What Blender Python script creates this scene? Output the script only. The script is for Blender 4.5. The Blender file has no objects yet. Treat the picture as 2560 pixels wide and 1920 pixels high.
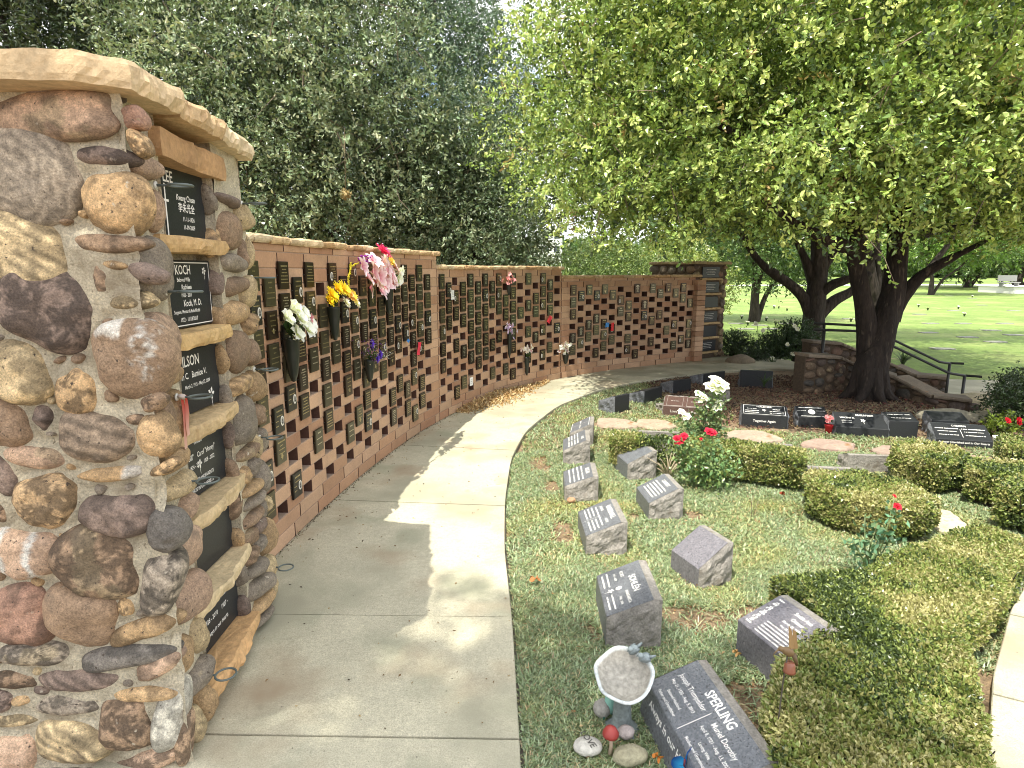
import bpy, math, random
import numpy as np
from mathutils import Vector, Matrix

# ------------------------------------------------------------------ camera, sky, sun, exposure
S = bpy.context.scene
C = S.collection
F_PX, CAM_H = 1550.0, 1.6
TH = math.atan(285 / F_PX)
cam = bpy.data.cameras.new("camera"); camo = bpy.data.objects.new("camera", cam); C.objects.link(camo)
cam.sensor_width = 36; cam.lens = 36 * F_PX / 2560; cam.clip_start = 0.05; cam.clip_end = 2000
camo.location = (0, 0, CAM_H); camo.rotation_euler = (math.pi / 2 - TH, 0, 0)
S.camera = camo
SUN_EL = math.radians(63); SUN_AZ = math.atan2(-0.55, -0.83)      # compass angle from +Y towards +X
sdir = Vector((math.sin(SUN_AZ) * math.cos(SUN_EL), math.cos(SUN_AZ) * math.cos(SUN_EL), math.sin(SUN_EL)))
sl = bpy.data.lights.new("sun", 'SUN'); sl.energy = 4.3; sl.angle = math.radians(0.53); sl.color = (1, 0.95, 0.83)
so = bpy.data.objects.new("sun", sl); C.objects.link(so); so.rotation_euler = sdir.to_track_quat('Z', 'Y').to_euler()
W = bpy.data.worlds.new("World"); S.world = W; W.use_nodes = True
wn, wl = W.node_tree.nodes, W.node_tree.links
bg = wn["Background"]; bg.inputs[1].default_value = 0.15
sky = wn.new("ShaderNodeTexSky"); sky.sky_type = 'NISHITA'; sky.sun_disc = False
sky.sun_elevation = SUN_EL; sky.sun_rotation = SUN_AZ % (2 * math.pi)
tc = wn.new("ShaderNodeTexCoord"); nz = wn.new("ShaderNodeTexNoise"); nz.inputs["Scale"].default_value = 3.2
nz.inputs["Detail"].default_value = 7; nz.inputs["Roughness"].default_value = 0.6
cr = wn.new("ShaderNodeValToRGB"); cr.color_ramp.elements[0].position = 0.36; cr.color_ramp.elements[1].position = 0.5
mx = wn.new("ShaderNodeMix"); mx.data_type = 'RGBA'; mx.inputs[7].default_value = (8.4, 8.5, 8.8, 1)
wl.new(tc.outputs["Generated"], nz.inputs["Vector"]); wl.new(nz.outputs[0], cr.inputs[0]); wl.new(cr.outputs[0], mx.inputs[0])
wl.new(sky.outputs[0], mx.inputs[6]); wl.new(mx.outputs[2], bg.inputs[0])
S.view_settings.view_transform = 'Standard'; S.view_settings.look = 'None'
S.view_settings.exposure = 0.78; S.view_settings.gamma = 1
S.render.engine = 'CYCLES'; S.cycles.max_bounces = 7; S.cycles.transparent_max_bounces = 8
S.cycles.filter_width = 1.0; S.cycles.use_adaptive_sampling = True; S.cycles.use_denoising = True
try: S.cycles.denoiser = 'OPENIMAGEDENOISE'
except Exception: pass

R = np.random.default_rng(7)
rnd = random.Random(5)
ct, st = math.cos(TH), math.sin(TH)
# a pixel of the 2212-wide view of the place and a known plane give a point of the place
def ray(px, py):
    X = (px / .8641 - 1280) / F_PX; Y = (py / .8641 - 960) / F_PX
    return X, ct - Y * st, -st - Y * ct
def G(px, py, z=0.0):
    r = ray(px, py); t = (z - CAM_H) / r[2]; return r[0] * t, r[1] * t
def P(px, py, y):
    r = ray(px, py); t = y / r[1]; return Vector((r[0] * t, y, CAM_H + r[2] * t))
def mpp(p):                                                         # metres per 2212-pixel at a point
    d = p[1] * ct - (p[2] - CAM_H) * st; return d / F_PX / .8641

# ------------------------------------------------------------------ helpers
def lin(h):
    h = h.lstrip('#'); v = [int(h[i:i + 2], 16) / 255 for i in (0, 2, 4)]
    return tuple((c / 12.92 if c <= .04045 else ((c + .055) / 1.055) ** 2.4) for c in v)
def _hash(ix, iy, iz, seed):
    h = (ix.astype(np.int64) * 374761393 + iy.astype(np.int64) * 668265263 + iz.astype(np.int64) * 2147483647 + seed * 1013904223) & 0xffffffff
    h = ((h ^ (h >> 13)) * 1274126177) & 0xffffffff
    h = (h ^ (h >> 16)) & 0xffff
    return h / 32767.5 - 1.0
def vn(Pt, scale=1.0, seed=0, octv=2):
    Pt = np.asarray(Pt, float); out = np.zeros(Pt.shape[0]); a = 1.0; s = scale
    for o in range(octv):
        q = Pt * s + 100.3 * (o + 1); i = np.floor(q); f = q - i; f = f * f * (3 - 2 * f)
        v = 0
        for dx in (0, 1):
            for dy in (0, 1):
                for dz in (0, 1):
                    w = (f[:, 0] if dx else 1 - f[:, 0]) * (f[:, 1] if dy else 1 - f[:, 1]) * (f[:, 2] if dz else 1 - f[:, 2])
                    v = v + w * _hash(i[:, 0] + dx, i[:, 1] + dy, i[:, 2] + dz, seed + o)
        out += a * v; a *= .5; s *= 2.1
    return out

class MB:
    """collects pieces and links them as ONE mesh object"""
    def __init__(s): s.v = []; s.f = []; s.c = []; s.m = []; s.sm = []; s.n = 0
    def add(s, V, Fc, col=(1, 1, 1), mi=0, smooth=False):
        V = np.asarray(V, float).reshape(-1, 3); n = len(V)
        if isinstance(Fc, np.ndarray): faces = [Fc + s.n]
        else:
            by = {}
            for f in Fc: by.setdefault(len(f), []).append(f)
            faces = [np.array(a) + s.n for a in by.values()]
        col = np.asarray(col, float)
        if col.ndim == 1: col = np.tile(col[:3], (n, 1))
        s.v.append(V); s.c.append(col[:, :3])
        for a in faces: s.f.append(a); s.m.append(np.full(len(a), mi)); s.sm.append(np.full(len(a), smooth))
        s.n += n; return s
    def box(s, c, sz, rz=0, col=(1, 1, 1), mi=0, bev=0.0):
        x, y, z = [k / 2 for k in sz]
        if bev > 0:
            b = bev; V = []
            for (zz, ins) in ((-z, b), (-z + b, 0), (z - b, 0), (z, b)):
                V += [(-x + ins, -y + ins, zz), (x - ins, -y + ins, zz), (x - ins, y - ins, zz), (-x + ins, y - ins, zz)]
            Fs = [(3, 2, 1, 0), (12, 13, 14, 15)]
            for k in range(3):
                for j in range(4): a = 4 * k + j; b2 = 4 * k + (j + 1) % 4; Fs.append((a, b2, b2 + 4, a + 4))
        else:
            V = [(-x, -y, -z), (x, -y, -z), (x, y, -z), (-x, y, -z), (-x, -y, z), (x, -y, z), (x, y, z), (-x, y, z)]
            Fs = [(3, 2, 1, 0), (4, 5, 6, 7), (0, 1, 5, 4), (1, 2, 6, 5), (2, 3, 7, 6), (3, 0, 4, 7)]
        V = np.array(V); ca, sa = math.cos(rz), math.sin(rz)
        V = np.stack([V[:, 0] * ca - V[:, 1] * sa + c[0], V[:, 0] * sa + V[:, 1] * ca + c[1], V[:, 2] + c[2]], 1)
        return s.add(V, Fs, col, mi)
    def tube(s, pts, rad, n=8, col=(1, 1, 1), mi=0, jit=0.0, cap=True, smooth=True, seed=0):
        pts = np.asarray(pts, float); m = len(pts); rad = np.full(m, rad) if np.isscalar(rad) else np.asarray(rad)
        T = np.gradient(pts, axis=0); T /= np.linalg.norm(T, axis=1)[:, None] + 1e-9
        u = np.cross(T[0], (0.3, 0.2, 0.93)); 
        if np.linalg.norm(u) < 1e-3: u = np.cross(T[0], (1, 0, 0))
        V = []
        a = np.linspace(0, 2 * math.pi, n, endpoint=False)
        for i in range(m):
            u = u - T[i] * np.dot(u, T[i]); u /= np.linalg.norm(u) + 1e-9; w = np.cross(T[i], u)
            ring = pts[i] + rad[i] * (np.cos(a)[:, None] * u + np.sin(a)[:, None] * w); V.append(ring)
        V = np.concatenate(V)
        if jit: 
            nn = vn(V * [1, 1, .3], 5, seed, 2) * jit + vn(V * [1, 1, .12], 26, seed + 3, 2) * jit * .35; cc = np.repeat(pts, n, 0); V = cc + (V - cc) * (1 + nn)[:, None]
        Fs = []
        for i in range(m - 1):
            for j in range(n): Fs.append((i * n + j, i * n + (j + 1) % n, (i + 1) * n + (j + 1) % n, (i + 1) * n + j))
        if cap: Fs.append(tuple(range(n))[::-1]); Fs.append(tuple((m - 1) * n + k for k in range(n)))
        return s.add(V, Fs, col, mi, smooth)
    def lathe(s, prof, c, n=24, col=(1, 1, 1), mi=0, wob=0.0, seed=1, axis=None):
        V = []; a = np.linspace(0, 2 * math.pi, n, endpoint=False)
        for r, z in prof: V.append(np.stack([r * np.cos(a) * (1 + wob * np.sin(5 * a + seed)), r * np.sin(a) * (1 + wob * np.cos(4 * a)), np.full(n, z)], 1))
        V = np.concatenate(V)
        if axis is not None: V = V @ np.array(Vector((0, 0, 1)).rotation_difference(Vector(axis)).to_matrix()).T
        V = V + np.array(c)
        Fs = [(i * n + j, i * n + (j + 1) % n, (i + 1) * n + (j + 1) % n, (i + 1) * n + j) for i in range(len(prof) - 1) for j in range(n)]
        return s.add(V, Fs, col, mi, True)
    def blob(s, c, r, n=(14, 9), jit=.15, scale=3.0, seed=0, col=(1, 1, 1), mi=0, rz=0, pw=1.0, smooth=True, rot=None):
        a = np.linspace(0, 2 * math.pi, n[0], endpoint=False); b = np.linspace(-math.pi / 2, math.pi / 2, n[1])
        A, B = np.meshgrid(a, b); f = lambda t: np.sign(t) * np.abs(t) ** pw
        V = np.stack([f(np.cos(B)) * f(np.cos(A)), f(np.cos(B)) * f(np.sin(A)), f(np.sin(B))], -1).reshape(-1, 3)
        V = V * (1 + jit * vn(V + seed * 3.1, scale / 2, seed, 3))[:, None] * np.array(r)
        if rot is not None: V = V @ np.array(rot).T
        ca, sa = math.cos(rz), math.sin(rz); V = np.stack([V[:, 0] * ca - V[:, 1] * sa, V[:, 0] * sa + V[:, 1] * ca, V[:, 2]], 1) + np.array(c)
        Fs = [(i * n[0] + j, i * n[0] + (j + 1) % n[0], (i + 1) * n[0] + (j + 1) % n[0], (i + 1) * n[0] + j) for i in range(n[1] - 1) for j in range(n[0])]
        return s.add(V, Fs, col, mi, smooth)
    def xf(s, M):                                                     # transform everything gathered so far
        M = np.array(M); s.v = [v @ M[:3, :3].T + M[:3, 3] for v in s.v]; return s
    def build(s, name, mats, parent=None, mesh_only=False):
        me = bpy.data.meshes.new(name)
        V = np.concatenate(s.v).astype(np.float32); me.vertices.add(len(V)); me.vertices.foreach_set('co', V.ravel())
        tot = sum(a.size for a in s.f); npol = sum(len(a) for a in s.f)
        me.loops.add(tot); me.polygons.add(npol)
        me.loops.foreach_set('vertex_index', np.concatenate([a.ravel() for a in s.f]).astype(np.int32))
        starts = []; k = 0
        for a in s.f: starts.append(k + np.arange(len(a)) * a.shape[1]); k += a.size
        me.polygons.foreach_set('loop_start', np.concatenate(starts).astype(np.int32))
        me.polygons.foreach_set('material_index', np.concatenate(s.m).astype(np.int32))
        me.update(calc_edges=True)
        me.polygons.foreach_set('use_smooth', np.concatenate(s.sm).astype(bool))
        ca = me.color_attributes.new('Col', 'FLOAT_COLOR', 'POINT')
        cc = np.ones((len(V), 4), np.float32); cc[:, :3] = np.concatenate(s.c); ca.data.foreach_set('color', cc.ravel())
        me.validate()
        for m in (mats if isinstance(mats, (list, tuple)) else [mats]): me.materials.append(m)
        if mesh_only: return me
        return link(name, me, parent)

def link(name, me, parent=None, loc=None):
    o = bpy.data.objects.new(name, me); C.objects.link(o)
    if parent is not None: o.parent = parent
    if loc is not None: o.location = loc
    return o
def tag(o, label=None, cat=None, group=None, kind=None):
    if label: o['label'] = label
    if cat: o['category'] = cat
    if group: o['group'] = group
    if kind: o['kind'] = kind
    return o
def empty(name, loc, label, cat, group=None, rz=0):
    o = bpy.data.objects.new(name, None); C.objects.link(o); o.location = loc; o.rotation_euler = (0, 0, rz); o.empty_display_size = .1
    return tag(o, label, cat, group)
def copy_tree(o, parent=None):
    c = o.copy(); C.objects.link(c)
    if parent is not None: c.parent = parent
    for ch in list(o.children): copy_tree(ch, c)
    return c

# ------------------------------------------------------------------ materials
def mat(name, col=None, attr=False, rough=.7, metal=0., noise=None, bump=None, trans=0., spec=.5, spots=None, stretch=None):
    """noise=(scale, amount): value variation; spots=(scale, lo, hi, colour): patches; bump=(scale, strength)"""
    m = bpy.data.materials.new(name); m.use_nodes = True; N, L = m.node_tree.nodes, m.node_tree.links
    b = N["Principled BSDF"]; b.inputs["Roughness"].default_value = rough; b.inputs["Metallic"].default_value = metal
    b.inputs["Specular IOR Level"].default_value = spec
    t = N.new("ShaderNodeTexCoord"); vo = t.outputs["Object"]
    if stretch: mp_ = N.new("ShaderNodeMapping"); mp_.inputs[3].default_value = stretch; L.new(vo, mp_.inputs[0]); vo = mp_.outputs[0]
    if attr: a = N.new("ShaderNodeAttribute"); a.attribute_name = 'Col'; src = a.outputs["Color"]
    else: a = N.new("ShaderNodeRGB"); a.outputs[0].default_value = (*col, 1); src = a.outputs[0]
    for ns in (noise if isinstance(noise, list) else [noise] if noise else []):
        n = N.new("ShaderNodeTexNoise"); n.inputs["Scale"].default_value = ns[0]; n.inputs["Detail"].default_value = 5; n.inputs["Roughness"].default_value = .65
        L.new(vo, n.inputs["Vector"])
        mr = N.new("ShaderNodeMapRange"); mr.inputs[1].default_value = .3; mr.inputs[2].default_value = .7
        mr.inputs[3].default_value = 1 - ns[1]; mr.inputs[4].default_value = 1 + ns[1]; L.new(n.outputs[0], mr.inputs[0])
        x = N.new("ShaderNodeVectorMath"); x.operation = 'SCALE'; L.new(src, x.inputs[0]); L.new(mr.outputs[0], x.inputs[3]); src = x.outputs[0]
    for sp in (spots or []):
        n = N.new("ShaderNodeTexNoise"); n.inputs["Scale"].default_value = sp[0]; n.inputs["Detail"].default_value = 4
        L.new(vo, n.inputs["Vector"]); r = N.new("ShaderNodeMapRange"); r.inputs[1].default_value = sp[1]; r.inputs[2].default_value = sp[2]
        L.new(n.outputs[0], r.inputs[0]); x = N.new("ShaderNodeMix"); x.data_type = 'RGBA'; L.new(r.outputs[0], x.inputs[0]); L.new(src, x.inputs[6]); x.inputs[7].default_value = (*sp[3], 1); src = x.outputs[2]
    L.new(src, b.inputs["Base Color"])
    if bump:
        n = N.new("ShaderNodeTexNoise"); n.inputs["Scale"].default_value = bump[0]; n.inputs["Detail"].default_value = 6; n.inputs["Roughness"].default_value = .7
        L.new(vo, n.inputs["Vector"]); k = N.new("ShaderNodeBump"); k.inputs["Strength"].default_value = bump[1]; k.inputs["Distance"].default_value = bump[2] if len(bump) > 2 else .01
        L.new(n.outputs[0], k.inputs["Height"]); L.new(k.outputs[0], b.inputs["Normal"])
    if trans:
        tr = N.new("ShaderNodeBsdfTranslucent"); ms = N.new("ShaderNodeMixShader"); ms.inputs[0].default_value = trans
        hs = N.new("ShaderNodeVectorMath"); hs.operation = 'MULTIPLY'; hs.inputs[1].default_value = (1.25, 1.35, .6); L.new(src, hs.inputs[0]); L.new(hs.outputs[0], tr.inputs[0])
        L.new(b.outputs[0], ms.inputs[1]); L.new(tr.outputs[0], ms.inputs[2]); L.new(ms.outputs[0], N["Material Output"].inputs[0])
    return m
M = {}
M['leaf'] = mat('foliage_leaf', attr=True, rough=.34, trans=.14, spec=.6)
M['grass'] = mat('grass_blade', attr=True, rough=.4, trans=.25, spec=.6)
M['petal'] = mat('petal', attr=True, rough=.6, trans=.25, spec=.2)
M['bark'] = mat('bark', (.030, .021, .016), rough=.95, noise=[(12, .5), (40, .4)], bump=(16, 1.0, .08), stretch=(1, 1, .22), spots=[(20, .6, .7, (.10, .075, .055))])
M['bark2'] = mat('bark_grey', (.055, .042, .033), rough=.95, noise=[(12, .5), (40, .4)], bump=(16, 1.0, .08), stretch=(1, 1, .22))
M['twig'] = mat('twig', (.22, .17, .12), rough=.8, noise=(20, .3))
M['cobble'] = mat('river_cobble', attr=True, rough=.8, noise=[(9, .22), (60, .3), (200, .4)], bump=(110, 1.0, .006), spots=[(70, .66, .72, lin('4a3e34')), (9, .62, .78, lin('6f6152')), (26, .70, .76, lin('c5baa6'))])
M['mortar'] = mat('mortar', lin('cabfa6'), rough=.95, noise=[(7, .2), (40, .15), (150, .35)], bump=(130, 1.0, .010), spots=[(5, .58, .75, lin('85765f')), (90, .66, .72, lin('8a7d68'))])
M['flag'] = mat('sandstone_slab', attr=True, rough=.85, noise=[(6, .2), (45, .2)], bump=(50, .8, .008), spots=[(9, .62, .74, lin('8d6a44'))])
M['brick'] = mat('terracotta_brick', attr=True, rough=.85, noise=[(6, .12), (90, .12)], bump=(160, .5, .003), spots=[(8, .66, .85, lin('b09a86'))])
M['brick_in'] = mat('shaded_niche_clay', lin('50352a'), rough=.95, noise=(60, .2))  # niche shade put into the colour: brick ends darker than the faces
M['darkwall'] = mat('dark_mortar', lin('55483a'), rough=.95, noise=(40, .3))  # plain dark brown mortar for the far pillar and stair walls
M['bmortar'] = mat('wall_mortar', lin('a08a78'), rough=.95, noise=(50, .2), bump=(120, .5, .004))
M['concrete'] = mat('concrete', lin('bcb69e'), rough=.9, noise=[(1.3, .1), (5, .07), (180, .3), (40, .1)], bump=(200, .8, .003), spots=[(2.3, .50, .74, lin('979880')), (1.7, .52, .70, lin('a3937a')), (.9, .5, .62, lin('a09c86')), (45, .70, .76, lin('6a6656')), (7, .68, .80, lin('98917a'))])
M['joint'] = mat('joint_dirt', (.06, .05, .035), rough=.95, noise=(50, .4))
M['granite'] = mat('polished_granite', lin('696c70'), rough=.42, noise=[(110, .42), (30, .15)], spec=.4, spots=[(170, .62, .68, lin('8f8c8c')), (150, .6, .66, lin('3a393c'))])
M['granite_r'] = mat('rough_granite', lin('8f8a82'), rough=.9, noise=[(35, .3), (150, .3)], bump=(60, 1.0, .012), spots=[(14, .6, .75, lin('6d6458'))])
M['granite_d'] = mat('black_granite', lin('2c2e30'), rough=.4, noise=[(140, .4)], spec=.32)
M['granite_p'] = mat('mauve_granite', lin('716f74'), rough=.5, noise=[(110, .42), (30, .15)], spec=.35, spots=[(170, .62, .68, lin('9a9292')), (150, .6, .66, lin('454144'))])
M['granite_b'] = mat('brown_granite', lin('5a4640'), rough=.3, noise=[(110, .4)], spec=.5)
M['etch'] = mat('etched_letter', lin('eceae4'), rough=.8)
M['etch2'] = mat('etched_letter_dim', lin('c4c1b6'), rough=.8)
M['bronze'] = mat('bronze_plate', attr=True, rough=.33, metal=.7, noise=(60, .15))
M['china'] = mat('portrait_oval', attr=True, rough=.25)
M['metal'] = mat('weathered_steel', lin('5c6460'), rough=.45, metal=.7, noise=(60, .2))
M['black'] = mat('dark_plastic', lin('22261f'), rough=.35, noise=(20, .2))
M['paint'] = mat('painted', attr=True, rough=.5)
M['dry'] = mat('dry_leaf', attr=True, rough=.8, trans=.12, spec=.2)
M['soil'] = mat('garden_soil', lin('8f7a60'), rough=.98, noise=[(3, .18), (30, .35), (130, .45)], bump=(60, 1, .02), spots=[(22, .6, .7, lin('5a4632')), (60, .64, .7, lin('b59a76'))])
M['mulch'] = mat('bark_mulch', attr=True, rough=.9)
M['lawn'] = mat('mown_lawn', lin('788f44'), rough=.9, noise=[(.25, .2), (1.2, .2), (8, .2), (60, .35)], bump=(60, 1, .03), spots=[(.5, .5, .7, lin('929c5c')), (2.2, .6, .75, lin('5c7a34')), (1.1, .66, .74, lin('a89f6c'))])
M['white'] = mat('white_wall', lin('d8d8d4'), rough=.8, noise=(2, .05))
M['glassdark'] = mat('window_glass', (.05, .06, .07), rough=.1)
M['rock'] = mat('boulder', attr=True, rough=.9, noise=[(6, .2), (40, .2)], bump=(25, 1, .02))
M['ceramic'] = mat('aged_ceramic', attr=True, rough=.5, noise=[(60, .35), (12, .2)], bump=(60, .6, .004))

# ------------------------------------------------------------------ foliage generators
def unit(n):
    v = R.normal(size=(n, 3)); return v / np.linalg.norm(v, axis=1)[:, None]
def leaf_quads(mb, pos, d, L, Wd, col, mi=0, fold=.25, hexa=False):
    n = len(pos); d = d / (np.linalg.norm(d, axis=1)[:, None] + 1e-9)
    s = np.cross(d, unit(n)); s /= np.linalg.norm(s, axis=1)[:, None] + 1e-9; nn = np.cross(s, d)
    L = np.broadcast_to(L, n)[:, None]; Wd = np.broadcast_to(Wd, n)[:, None]
    if hexa:                                                        # oval leaf: six-sided, folded along the midrib
        a = pos + d * L * .28; b = pos + d * L * .72; f = nn * Wd * fold
        V = np.stack([pos, a + s * Wd * .46 + f, b + s * Wd * .42 + f, pos + d * L - nn * L * .08, b - s * Wd * .42 + f, a - s * Wd * .46 + f], 1).reshape(-1, 3)
        mb.add(V, np.arange(6 * n).reshape(n, 6), np.repeat(col, 6, 0), mi); return
    mid = pos + d * L * .45
    V = np.stack([pos, mid + s * Wd * .5 + nn * Wd * fold, pos + d * L, mid - s * Wd * .5 + nn * Wd * fold], 1).reshape(-1, 3)
    Fq = np.arange(4 * n).reshape(n, 4); mb.add(V, Fq, np.repeat(col, 4, 0), mi)
def jitcol(base, n, v=.25, hue=.12):
    base = np.asarray(base); k = 1 + R.uniform(-v, v, (n, 1)); h = R.uniform(-hue, hue, (n, 1))
    c = np.tile(base, (n, 1)) * k; c[:, 0:1] *= 1 + h * 1.6; c[:, 2:3] *= 1 - h; return np.clip(c, .004, .95)
def crown_mesh(lobes, ncl, per, L, Wd, cols, spray=.35, shell=.6, droop=.15, zmin=None, twigs=0, gap=.0, gs=.6, seed=1, name='crown', parent=None, cull=None, hexa=False):
    """leaf sprays spread through ellipsoid lobes; gaps come from a noise field"""
    w = np.array([l[6] if len(l) > 6 else l[3] * l[4] * l[5] for l in lobes]); w = w / w.sum()
    k = R.choice(len(lobes), ncl, p=w); lo = np.array([l[:6] for l in lobes])[k]
    u = unit(ncl); r = shell + (1 - shell) * R.random(ncl) ** .7; r[R.random(ncl) < .25] *= R.random((R.random(ncl) < 2).sum())[:1][0] if False else 1
    inner = R.random(ncl) < .22; r[inner] = R.random(inner.sum()) ** .5 * shell
    bump_ = 1 + .26 * vn(u * 2.6 + lo[:, :3], 1.0, seed, 2)
    c = lo[:, :3] + u * lo[:, 3:6] * (r * bump_)[:, None]
    keep = vn(c, gs, seed + 5, 2) > (-1 + gap * 2 - .35)
    if zmin is not None: keep &= c[:, 2] > zmin + .25 * vn(c, 1.1, seed + 9, 1)
    if cull is not None: keep &= cull(c)
    c = c[keep]; u = u[keep]; n = len(c)
    dr = u * .6 + unit(n) * .75 + np.array([0, 0, -droop]); dr /= np.linalg.norm(dr, axis=1)[:, None]
    ln = spray * R.uniform(.5, 1.3, n)
    m = n * per; ci = np.repeat(np.arange(n), per); t = np.tile(np.linspace(0.0, 1, per), n) + R.uniform(-.06, .06, m)
    pos = c[ci] + dr[ci] * (ln[ci] * t)[:, None] + R.normal(size=(m, 3)) * .012 * spray / .3
    ld = dr[ci] * .55 + unit(m) * .8 + np.array([0, 0, .1])
    ci_shade = R.uniform(-.22, .22, n)[ci]
    pick = R.choice(len(cols), n, p=np.array([q[1] for q in cols]) / sum(q[1] for q in cols))[ci]
    base = np.array([q[0] for q in cols])[pick]
    col = np.clip(base * (1 + ci_shade + R.uniform(-.25, .25, m))[:, None], .004, .9); col[:, 0] *= 1 + R.uniform(-.12, .12, m)
    mb = MB(); leaf_quads(mb, pos, ld, L * R.uniform(.5, 1.3, m), Wd * R.uniform(.6, 1.25, m), col, hexa=hexa)
    if twigs:
        for i in R.choice(n, min(twigs, n), replace=False):
            a = c[i] - dr[i] * spray * .6; b = c[i] + dr[i] * ln[i]; mid = (a + b) / 2 + R.normal(size=3) * .03
            mb.tube([a, mid, b], [.006 * spray / .3, .004 * spray / .3, .0015], 4, (.3, .25, .2), 1, cap=False)
    return mb.build(name, [M['leaf'], M['twig']], parent)
def limb(mb, pts, r0, r1, n=10, jit=.25, seed=0, col=(1, 1, 1)):
    n = n * 3 if r0 > .15 else n
    pts = np.array(pts, float); t = np.linspace(0, 1, len(pts)); tt = np.linspace(0, 1, max(6, len(pts) * (9 if r0 > .15 else 4)))
    q = np.stack([np.interp(tt, t, pts[:, k]) for k in range(3)], 1)
    for _ in range(3): q[1:-1] = (q[:-2] + 2 * q[1:-1] + q[2:]) / 4
    rr = r0 + (r1 - r0) * tt ** .8
    mb.tube(q, rr, n, col, 0, jit=jit, seed=seed)
def hedge(name, poly, h, label, n, L=.016, cols=None, r=.05, parent=None, group='clipped box hedges in the garden', gapf=None):
    poly = np.array(poly, float); c0 = poly.mean(0)
    cols = cols or [((.20, .25, .06), 3), ((.30, .29, .10), 2.4), ((.06, .09, .025), 2.3), ((.43, .40, .18), 1.3)]
    def inside(q):
        x, y = q[:, 0], q[:, 1]; ins = np.zeros(len(q), bool); j = len(poly) - 1
        for i in range(len(poly)):
            xi, yi = poly[i]; xj, yj = poly[j]
            ins ^= ((yi > y) != (yj > y)) & (x < (xj - xi) * (y - yi) / (yj - yi + 1e-12) + xi); j = i
        return ins
    def edged(q):
        d = np.full(len(q), 9.)
        for i in range(len(poly)):
            a = poly[i]; b = poly[(i + 1) % len(poly)]; ab = b - a; t = np.clip(((q - a) @ ab) / (ab @ ab), 0, 1)
            d = np.minimum(d, np.linalg.norm(q - a - t[:, None] * ab, axis=1))
        return d
    e = np.roll(poly, -1, 0) - poly; el = np.linalg.norm(e, axis=1); per = el.sum()
    mn, mxx = poly.min(0), poly.max(0); area = abs(sum(poly[i][0] * poly[(i + 1) % len(poly)][1] - poly[(i + 1) % len(poly)][0] * poly[i][1] for i in range(len(poly)))) / 2
    ntop = int(n * area / (area + per * h)); q = R.uniform(mn, mxx, (int(ntop * (mxx - mn).prod() / area) + 50, 2)); q = q[inside(q)]
    d = edged(q); z = h - np.where(d < r, r * (1 - np.sqrt(np.clip(1 - (1 - d / r) ** 2, 0, 1))), 0)
    p3 = np.column_stack([q, z]); z2 = .017 * vn(p3, 11, 3, 3); p3[:, 2] += z2 - np.abs(R.normal(size=len(q))) * .02
    up = np.tile([0, 0, 1.], (len(q), 1))
    ns = n - ntop; k = R.choice(len(poly), ns, p=el / per); t = R.random(ns); qs = poly[k] + e[k] * t[:, None]
    nrm = np.stack([e[k][:, 1], -e[k][:, 0]], 1) / el[k][:, None]
    sg = np.sign(((poly[k] + e[k] / 2 - c0) * nrm).sum(1)); nrm *= sg[:, None]
    zz = R.random(ns) * h; off = .028 * vn(np.column_stack([qs, zz]), 9, 4, 2) - np.abs(R.normal(size=ns)) * .032
    off -= np.clip(.04 - zz, 0, 1) * 1.0
    sp = np.column_stack([qs + nrm * off[:, None], zz]); sn = np.column_stack([nrm, np.zeros(ns)])
    pos = np.concatenate([p3, sp]); nor = np.concatenate([up, sn]); m = len(pos)
    if gapf is not None: kk = gapf(pos); pos = pos[kk]; nor = nor[kk]; m = len(pos)
    d3 = nor * .8 + unit(m) * 1.0 + np.array([0, 0, .3])
    pat = np.clip(.5 + .5 * vn(pos, 4, 11, 2) + R.uniform(-.35, .35, m), 0, .999); order = np.argsort([sum(q_[0]) for q_ in cols])
    wts = np.cumsum([cols[i][1] for i in order]) / sum(q_[1] for q_ in cols); idx = np.searchsorted(wts, pat)
    base = np.array([cols[i][0] for i in order])[idx]; col = np.clip(base * (1 + R.uniform(-.3, .3, (m, 1))), .004, .9)
    root = empty(name, (c0[0], c0[1], 0), label, 'hedge', group); loc = np.array([c0[0], c0[1], 0])
    mb = MB(); leaf_quads(mb, pos - loc, d3, hexa=True, L=L * R.uniform(.6, 1.25, m), Wd=L * .55 * R.uniform(.8, 1.2, m), col=col)
    mb.build('foliage', M['leaf'], root)
    tb = MB()
    for i in range(int(60 + 500 * area)):
        a = R.uniform(mn, mxx); 
        if not inside(a[None])[0] or edged(a[None])[0] < .02: continue
        if gapf is not None and not gapf(np.array([[a[0], a[1], .1]]))[0]: continue
        b = np.array([*(a + R.normal(size=2) * .03), h * .93]); tb.tube([[*(a - loc[:2]), 0], [*((a + b[:2]) / 2 - loc[:2] + R.normal(size=2) * .01), h * .5], [b[0] - loc[0], b[1] - loc[1], b[2]]], [.004, .003, .002], 4, cap=False)
    # dense woody inside just under the leaves
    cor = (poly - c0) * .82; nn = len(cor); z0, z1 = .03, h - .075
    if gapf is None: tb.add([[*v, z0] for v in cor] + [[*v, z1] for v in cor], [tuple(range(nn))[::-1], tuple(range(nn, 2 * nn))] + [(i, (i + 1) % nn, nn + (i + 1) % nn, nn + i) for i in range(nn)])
    tb.build('stems', M['bark'], root)
    return root

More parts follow.
